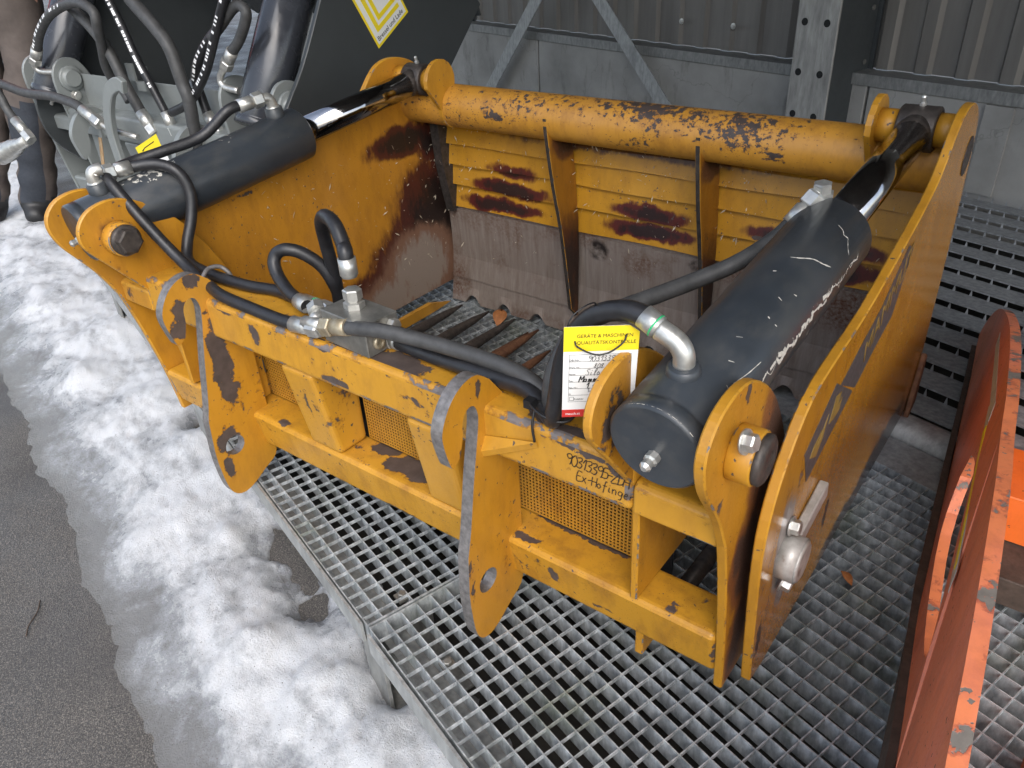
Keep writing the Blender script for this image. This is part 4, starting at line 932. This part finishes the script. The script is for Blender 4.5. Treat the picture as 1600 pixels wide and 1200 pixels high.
for t, x, y, s, wd in (('90313395', .036, H_*.632, .0078, .0006), ('808', .045, H_*.557, .0065, .0006), ('Silozange', .033, H_*.478, .009, .0006), ('Mammut', .023, H_*.400, .0095, .0013), ("1,4m -H", .034, H_*.328, .0088, .0011)):
    handwrite(t, s*.95, wd, TM @ Matrix.Translation((x*KX, y, .0015)), 'handwriting', 'ink', tg, .25)
obj('tag_tie', B().tube([TM @ Vector(p) for p in ((.013, H_*.85, .001), (.016, H_*.81, .006), (.035, H_*.745, .010), (.052, H_*.76, .010), (.068, H_*.85, .008), (.073, H_*.91, .002))], .0011, 6), 'black', tg)
obj('tag_tie', B().tube([TM @ Vector(p) for p in ((.013, H_*.85, .0), (.004, H_*.93, -.004), (.010, H_*1.08, -.006), (.028, H_*1.16, -.014), (.040, H_*1.10, -.03), (.030, H_*.95, -.035))], .0009, 6), 'black', tg)

# ------------------------------------------------------------------ leaves on the grating
def leaf(p, s, rz, label):
    b = B(); n = 7; vs = []
    for i in range(n):
        t = i/(n-1); wd = s*.34*math.sin(math.pi*min(1, t*.92+.06))
        cur = .25*s*math.sin(t*2.5)
        vs += [(-wd, s*(t-.5), cur+.12*s), (0, s*(t-.5), cur), (wd, s*(t-.5), cur+.10*s)]
    b.add(vs, [(i*3+j, i*3+j+1, i*3+j+4, i*3+j+3) for i in range(n-1) for j in range(2)], 0, True)
    o = obj('dry_leaf', b, 'leaf'); o.location = p; o.rotation_euler = (R(12), R(8), R(rz)); md = o.modifiers.new('thick', 'SOLIDIFY'); md.thickness = .0006
    tag(o, label, 'leaf', 'dry leaves on the gratings')
leaf(m2w((-1.114, .880, -.05)), .065, 40, 'curled orange-brown dry leaf between the tines inside the grab')
leaf(m2w((.075, .385, -.052)), .030, 80, 'small dark brown leaf beside the bottom edge of the right jaw plate')

tw = obj('twig', B().tube([(-.05, 0, .003), (-.02, .006, .004), (.02, .004, .003), (.055, .012, .003)], .0016, 6), 'brown'); tw.location = (-1.62, -.20, GZ+.001); tw.rotation_euler = (0, 0, R(150)); tag(tw, 'thin dark twig lying on the bare asphalt', 'twig')
# ================================================================== GREY GRAB (behind, left)
GP = (-1.655, .665, .075); GTH = 1.2
gg = empty('grey_grab', m2w(GP), TH+GTH, label='new dark grey hydraulic grab with raised jaw behind the left end of the yellow one', cat='grab')
build_frame(gg, MAT, True)
grot = build_jaw(gg, 43, True)
for A_, E_ in (((-.118, -.04, .44), (-.09, .80, .656)), ((-W+.118, -.04, .44), (-1.272, .80, .656))):
    cylinder(gg, A_, grot(Vector(E_)), .50, .070, .035, 'grey_cyl', 'grey_cyl', rodmat='grey_cyl')
for x, s in ((-W+.235, 1), (0, 1)):
    obj('pin_boss', B().lathe((x, -.005, .505), (s, 0, 0), [(0, .044), (.010, .044), (.012, .040), (.012, .030), (.022, .030), (.024, .027)], 26), 'grey', gg)
hexbolt('bolt', (-W+.235, -.005, .445), (1, 0, 0), .014, .014, 'zinc', gg)
obj('rear_panel', B().box((-W+.237, .030, .10), (-.247, .038, .515)), 'grey', gg, .002)
obj('bracket', B().prism([(.004, .49), (.004, .575), (.012, .575), (.012, .49)], -.83, -.79).prism([(.004, .49), (.004, .57), (.012, .57), (.012, .49)], -.74, -.71).prism([(.004, .49), (.004, .52), (.012, .52), (.012, .49)], -.85, -.70), 'grey', gg)
# hoses of the grey grab (given in the yellow grab's frame)
GI = (Matrix.Translation(GP) @ Matrix.Rotation(R(GTH), 4, 'Z')).inverted()
def G(pts): return [GI @ Vector(p) for p in pts]
def ghose(pts, r, mat='hose_dusty'): return obj('hose', B().tube(G(pts), r, 12), mat, gg)
def gfit(pts, r): return obj('hose_fitting', B().tube(G(pts), r, 10, 0, 5), 'zinc', gg)
ghose([(-3.354, .52, .572), (-3.197, .52, .559), (-3.003, .52, .539), (-2.803, .52, .544), (-2.652, .52, .531), (-2.597, .52, .515)], .0165)
ferrule(gg, *G([(-2.60, .52, .516), (-2.50, .52, .476)]), .019); gfit([(-2.52, .52, .484), (-2.47, .53, .462), (-2.36, .56, .44)], .010)
ghose([(-3.101, .45, .60), (-3.052, .45, .537), (-3.032, .45, .49), (-2.991, .45, .452)], .015)
ferrule(gg, *G([(-3.0, .45, .458), (-2.92, .45, .392)]), .018)
cp, cq = G([(-3.26, .45, .295), (-2.949, .45, .392)]); cdv = (cq-cp).normalized(); cln = (cq-cp).length
obj('quick_coupler', B().lathe(cp, cdv, [(0, .036), (.03, .036), (.035, .030), (.05, .030), (.055, .038), (.09, .038), (.095, .033), (.16, .033), (.17, .026), (.21, .026), (.22, .02), (cln, .02)], 24), 'zinc', gg)
ghose([(-2.882, .56, .686), (-2.819, .56, .742), (-2.711, .56, .799), (-2.58, .56, .834), (-2.472, .56, .842), (-2.407, .56, .82), (-2.406, .56, .78), (-2.458, .58, .712), (-2.51, .6, .651), (-2.531, .62, .599), (-2.508, .63, .57), (-2.483, .63, .531)], .0155)
ferrule(gg, *G([(-2.878, .56, .692), (-2.932, .56, .640)]), .019); gfit([(-2.925, .56, .655), (-2.946, .56, .63), (-2.935, .57, .61), (-2.88, .60, .605)], .011)
ghose([(-2.7, .6, .9), (-2.654, .6, .844), (-2.536, .6, .77), (-2.461, .6, .696), (-2.419, .6, .6), (-2.366, .6, .507)], .018)
ferrule(gg, *G([(-2.37, .6, .512), (-2.315, .6, .445)]), .020)
ghose([(-2.429, .62, .899), (-2.405, .62, .846), (-2.372, .62, .773), (-2.335, .62, .671), (-2.287, .62, .586), (-2.25, .62, .513)], .0135, 'hose')
ferrule(gg, *G([(-2.253, .62, .52), (-2.225, .62, .445)]), .017)
ghose([(-2.241, .58, .904), (-2.199, .58, .853), (-2.114, .58, .786), (-2.06, .58, .728), (-2.04, .58, .631), (-2.028, .58, .585), (-2.041, .58, .499), (-2.062, .58, .422)], .020)
ghose([(-1.74, .6, .889), (-1.766, .6, .858), (-1.852, .6, .76), (-1.931, .6, .67), (-2.019, .6, .597), (-2.089, .6, .558), (-2.181, .6, .528)], .0135, 'hose')
ghose([(-1.898, .62, .755), (-1.837, .62, .79), (-1.76, .62, .837), (-1.722, .62, .841), (-1.711, .62, .818), (-1.761, .62, .76), (-1.814, .62, .722)], .0145)
ferrule(gg, *G([(-1.808, .62, .727), (-1.862, .62, .678)]), .017); gfit([(-1.85, .62, .69), (-1.898, .62, .651), (-1.89, .62, .625), (-1.835, .63, .615)], .010)
ghose([(-1.867, .64, .787), (-1.949, .64, .742), (-2.022, .64, .685), (-2.062, .64, .628), (-2.053, .64, .572), (-2.043, .64, .525)], .0145, 'hose')
ferrule(gg, *G([(-2.045, .64, .53), (-2.0, .64, .46)]), .017)
gfit([(-2.608, .62, .519), (-2.603, .62, .472), (-2.573, .62, .435), (-2.515, .62, .426), (-2.391, .62, .428), (-2.2, .62, .42)], .009)
sp = G([(-2.25, .50, .615), (-2.283, .50, .624), (-2.344, .50, .6), (-2.390, .50, .546), (-2.415, .50, .492), (-2.425, .50, .438), (-2.42, .50, .34)])
b = B(); Pc = catmull(sp, 5); n = len(Pc); vs = []
for k in range(n):
    t = (Pc[min(k+1, n-1)]-Pc[max(k-1, 0)]).normalized(); s_ = t.cross(Vector((0, 1, 0))).normalized()*.021
    vs += [Pc[k]-s_, Pc[k]+s_, Pc[k]+s_+Vector((0, .02, 0)), Pc[k]-s_+Vector((0, .02, 0))]
b.add(vs, [(i*4+j, i*4+(j+1) % 4, (i+1)*4+(j+1) % 4, (i+1)*4+j) for i in range(n-1) for j in range(4)]+[(0, 1, 2, 3), ((n-1)*4+3, (n-1)*4+2, (n-1)*4+1, (n-1)*4)])
obj('bent_flat_hook', b, 'grey', gg, .003)
# hose print: small pale dashes along two hoses
def dashes(pts, r, n, root):
    P = catmull(pts, 10); b = B(); out = Vector((.45, -.75, .35)).normalized()
    tot = len(P)-1
    for k in range(n):
        if random.random() < .18: continue
        i = int((k+.5)/n*tot); t = (P[min(i+1, tot)]-P[i]).normalized() if i < tot else (P[i]-P[i-1]).normalized()
        o_ = (out-t*out.dot(t)).normalized(); s_ = t.cross(o_)*(r*.32); c = P[i]+o_*(r*1.004); l = t*.0042*random.uniform(.6, 1.2)
        b.add([c-l-s_, c+l-s_, c+l+s_, c-l+s_], [(0, 1, 2, 3)])
    obj('hose_print', b, 'white_ink', root)['kind'] = 'stuff'
dashes(G([(-2.405, .62, .846), (-2.372, .62, .773), (-2.335, .62, .671), (-2.287, .62, .586)]), .0135, 26, gg)
dashes(G([(-2.87, .56, .70), (-2.819, .56, .742), (-2.711, .56, .799), (-2.58, .56, .834)]), .0155, 18, gg)
dashes(G([(-1.766, .6, .858), (-1.852, .6, .76), (-1.931, .6, .67), (-2.019, .6, .597)]), .0135, 24, gg)
dashes(G([(-1.949, .64, .742), (-2.022, .64, .685), (-2.062, .64, .628)]), .0145, 12, gg)
# maker's diamond sticker on the raised jaw plate
sx = .0345
SC = GI @ Vector((-1.63, 1.04, .80))
def stk(name, pts, dx, mat):   # local u (along the text), v
    u = Vector((0, .866, .5)); v = Vector((0, -.5, .866)); c = Vector((sx+dx, SC.y, SC.z))
    q = [c+u*a+v*b_ for a, b_ in pts]; n = len(q)
    obj(name, B().add([Vector(p) for p in q]+[p+Vector((.0004, 0, 0)) for p in q], [list(range(n))[::-1], [n+i for i in range(n)]]+[[i, (i+1) % n, n+(i+1) % n, n+i] for i in range(n)]), mat, gg)
stk('sticker', [(-.085, -.085), (.085, -.085), (.085, .10), (-.085, .10)], 0, 'card_yellow')
stk('sticker_field', [(-.077, -.077), (.077, -.077), (.077, .092), (-.077, .092)], .0005, 'card_white')
stk('sticker_stroke', [(-.060, .09), (-.045, .09), (-.045, -.035), (.062, -.035), (.062, -.048), (-.060, -.048)], .001, 'card_yellow')
stk('sticker_stroke', [(-.036, .09), (-.022, .09), (-.022, -.012), (.062, -.012), (.062, -.025), (-.036, -.025)], .001, 'card_yellow')
text_mesh('Bressel und Lade', .020, 'ink', 'sticker_text', gg, basis((sx+.0016, SC.y-.072*.866+.070*.5, SC.z-.072*.5-.070*.866), (0, .866, .5), (0, -.5, .866)), 0, .0002)
# small cards on the grey grab's hoses
def hung_card(name, pts, mat, label, line=None):
    P = [m2w(p) for p in pts]; c = sum(P, Vector())/4; nrm = (P[1]-P[0]).cross(P[3]-P[0]).normalized()*.0008
    r = empty(name, c, label=label, cat='tag')
    obj('card', B().add([p-c for p in P]+[p-c+nrm for p in P], [(0, 1, 2, 3), (7, 6, 5, 4), (0, 4, 5, 1), (1, 5, 6, 2), (2, 6, 7, 3), (3, 7, 4, 0)]), mat, r)
    if line:
        u = (P[1]-P[0]); v = (P[3]-P[0]); q = [P[0]+u*a+v*b_-c for a, b_ in ((.2, .5), (.35, .38), (.8, .36), (.8, .44), (.35, .46), (.22, .6))]
        for sgn in (-1, 1): obj('print', B().add([x+nrm*(1.4 if sgn > 0 else -.4) for x in q], [(0, 1, 2, 3, 4, 5)]), 'ink', r)
hung_card('price_card', [(-2.26, .49, .434), (-2.109, .49, .494), (-2.098, .49, .460), (-2.244, .49, .400)], 'card_yellow', 'small yellow card with black swoosh hanging on the grey grab', True)
hung_card('info_card', [(-2.238, .495, .391), (-2.088, .495, .438), (-2.083, .495, .415), (-2.229, .495, .366)], 'card_white', 'small white card hanging below the yellow card on the grey grab')

# ================================================================== ORANGE IMPLEMENT (right edge)
og = empty('orange_implement', m2w((.27, .3, -.055)), TH, label='worn orange implement with slotted side plate at the right edge', cat='implement')
OFF = Vector((.27, .3, -.055))
def ox(y, z): return .260-.085*y-.038*max(0, (.39-z))/.445*min(1, max(.3, .3+1.6*y))
def oplate(prof, th, mats, name, mside=1):
    n = len(prof); b = B().prism(prof, 0, th, 0, mside)
    b.xf(lambda v: Vector((ox(v.y, v.z)+v.x, v.y, v.z))-OFF)
    return obj(name, b, mats, og)
outer = [(-.42, .355), (-.23, .372), (-.075, .391), (.16, .393), (.32, .376), (.435, .372), (.60, .352), (.75, .325), (.88, .292), (1.05, .235), (1.22, .165), (1.38, .075), (1.5, -.02), (1.52, -.054)]
inner_slot = smooth_prof([(.52, .20), (.44, .24), (.37, .235), (.28, .20), (.20, .165), (.13, .12), (.16, .085), (.26, .062), (.40, .062), (.50, .085), (.54, .14)], 2)
prof = smooth_prof(outer, 3)+[(.9, -.0535), (.4, -.0535), (.0, -.0535), (-.35, -.0535)]
# keyhole: cut from the bottom edge to the slot
sl_ = inner_slot
start = min(range(len(sl_)), key=lambda i: (sl_[i][0]-.30)**2+(sl_[i][1]-.060)**2)
ringpts = sl_[start:]+sl_[:start]
bottom = [(.9, -.0535), (.4, -.0535), (.301, -.0535)]+[(.301, ringpts[0][1])]+ringpts[::1]+[(.2995, ringpts[0][1]), (.2995, -.0535), (0, -.0535), (-.42, -.0535)]
oplate(smooth_prof(outer, 3)+bottom, .017, ['orange', 'orange_edge'], 'side_plate')
oplate([(-.42, -.0545), (-.42, -.02), (.05, -.012), (.40, -.01), (.8, -.012), (1.2, -.02), (1.45, -.0545)], -.012, ['brown', 'brown'], 'skid_bar')
oplate([(.17, .20), (.18, .235), (.56, .290), (.58, .265)], -.0008, ['sticker_white', 'sticker_white'], 'sticker')
oplate([(.20, .218), (.20, .230), (.50, .276), (.50, .262)], -.0014, ['card_yellow', 'card_yellow'], 'sticker_print')
oplate([(.50, .285), (.52, .310), (.95, .232), (.92, .215)], -.0008, ['sticker_white', 'sticker_white'], 'sticker')
def obox(name, a, b_, mat, bev=.002): return obj(name, B().box(a, b_).xf(lambda v: v-OFF), mat, og, bev)
obox('cross_beam', (.245, .56, .02), (.9, .72, .115), 'orange_bright')
obox('bucket_floor', (.235, .46, -.04), (.9, .80, .018), 'brown')
obox('rear_beam', (.205, 1.02, .20), (.9, 1.16, .33), 'orange_bright', .01)
obj('pin_lug', B().cyl((.385, .12, .0), (.43, .12, .0), .032, n=18).xf(lambda v: v-OFF), 'rust', og)

# ================================================================== PERSON (left edge)
pe = bpy.data.meshes.new('person')
HIP = Vector((-4.47, .39, .80))
V = {'pelvis': (HIP, .155), 'waist': (HIP+Vector((.03, .02, .20)), .15), 'chest': (HIP+Vector((.06, .04, .45)), .175), 'neck': (HIP+Vector((.08, .05, .66)), .06), 'head': (HIP+Vector((.12, .03, .80)), .10), 'crown': (HIP+Vector((.12, .03, .90)), .075),
     'hipR': (HIP+Vector((.06, .09, -.06)), .115), 'kneeR': (Vector((-4.50, .365, .30)), .100), 'calfR': (Vector((-4.60, .325, .02)), .092), 'ankleR': (Vector((-4.665, .285, -.11)), .082), 'toeR': (Vector((-4.55, .24, -.165)), .045),
     'hipL': (HIP+Vector((-.05, -.10, -.06)), .115), 'kneeL': (Vector((-4.62, .20, .30)), .09), 'ankleL': (Vector((-4.80, .10, -.11)), .072), 'toeL': (Vector((-4.68, .05, -.165)), .045),
     'shR': (HIP+Vector((.09, .24, .52)), .075), 'elR': (HIP+Vector((.10, .30, .24)), .058), 'haR': (HIP+Vector((.28, .26, .12)), .042), 'shL': (HIP+Vector((.02, -.18, .52)), .075), 'elL': (HIP+Vector((.0, -.26, .24)), .058), 'haL': (HIP+Vector((.18, -.24, .10)), .042)}
keys = list(V); Ed = [('pelvis','waist'),('waist','chest'),('chest','neck'),('neck','head'),('head','crown'),('pelvis','hipR'),('hipR','kneeR'),('kneeR','calfR'),('calfR','ankleR'),('ankleR','toeR'),('pelvis','hipL'),('hipL','kneeL'),('kneeL','ankleL'),('ankleL','toeL'),('chest','shR'),('shR','elR'),('elR','haR'),('chest','shL'),('shL','elL'),('elL','haL')]
base = HIP*1.0; base.z = GZ
pe.from_pydata([V[k][0]-base for k in keys], [(keys.index(a), keys.index(b_)) for a, b_ in Ed], [])
tmp = bpy.data.objects.new('tmp_person', pe); COL.objects.link(tmp)
sk = tmp.modifiers.new('skin', 'SKIN')
for i, k in enumerate(keys):
    sv = pe.skin_vertices[0].data[i]; sv.radius = (V[k][1], V[k][1]); sv.use_root = (k == 'pelvis')
ss = tmp.modifiers.new('sub', 'SUBSURF'); ss.levels = 2; ss.render_levels = 2
dg = bpy.context.evaluated_depsgraph_get(); dg.update()
me = bpy.data.meshes.new_from_object(tmp.evaluated_get(dg)); bpy.data.objects.remove(tmp); me.name = 'person'
m_tr = plain('grey_brown_work_trousers', (.105, .085, .075), .85, 0, .2, 14, .5); m_nv = plain('dark_navy_trouser_panel', (.03, .035, .045), .8, 0, .15, 30, .4)
m_red = plain('red_jacket', (.50, .03, .02), .6, 0, .1, 20, .2); m_skin = plain('skin', (.45, .25, .18), .5); m_boot = plain('black_work_boot', (.015, .015, .016), .5)
me.materials.clear()
for q in (m_tr, m_nv, m_red, m_skin, m_boot): me.materials.append(q)
for p in me.polygons:
    c = p.center; zz = c.z+GZ; p.use_smooth = True
    p.material_index = 0
    if zz > .90: p.material_index = 2
    if zz > 1.42 or (c.xy.length > .2 and .86 < zz < .98 and c.x > .12): p.material_index = 3
    if zz < -.075: p.material_index = 4
    elif zz < .42 and p.normal.x > .25 and p.normal.y < .1: p.material_index = 1
# creases
for v in me.vertices:
    z = v.co.z
    if .10 < z < 1.0: v.co += v.normal*(.012*noise.noise((v.co.x*9, v.co.y*9, z*14))+.006*math.sin(z*38+v.co.x*20))
po = bpy.data.objects.new('person', me); COL.objects.link(po); po.location = base
tag(po, 'person in grey-brown work trousers and red jacket at the left edge', 'person')
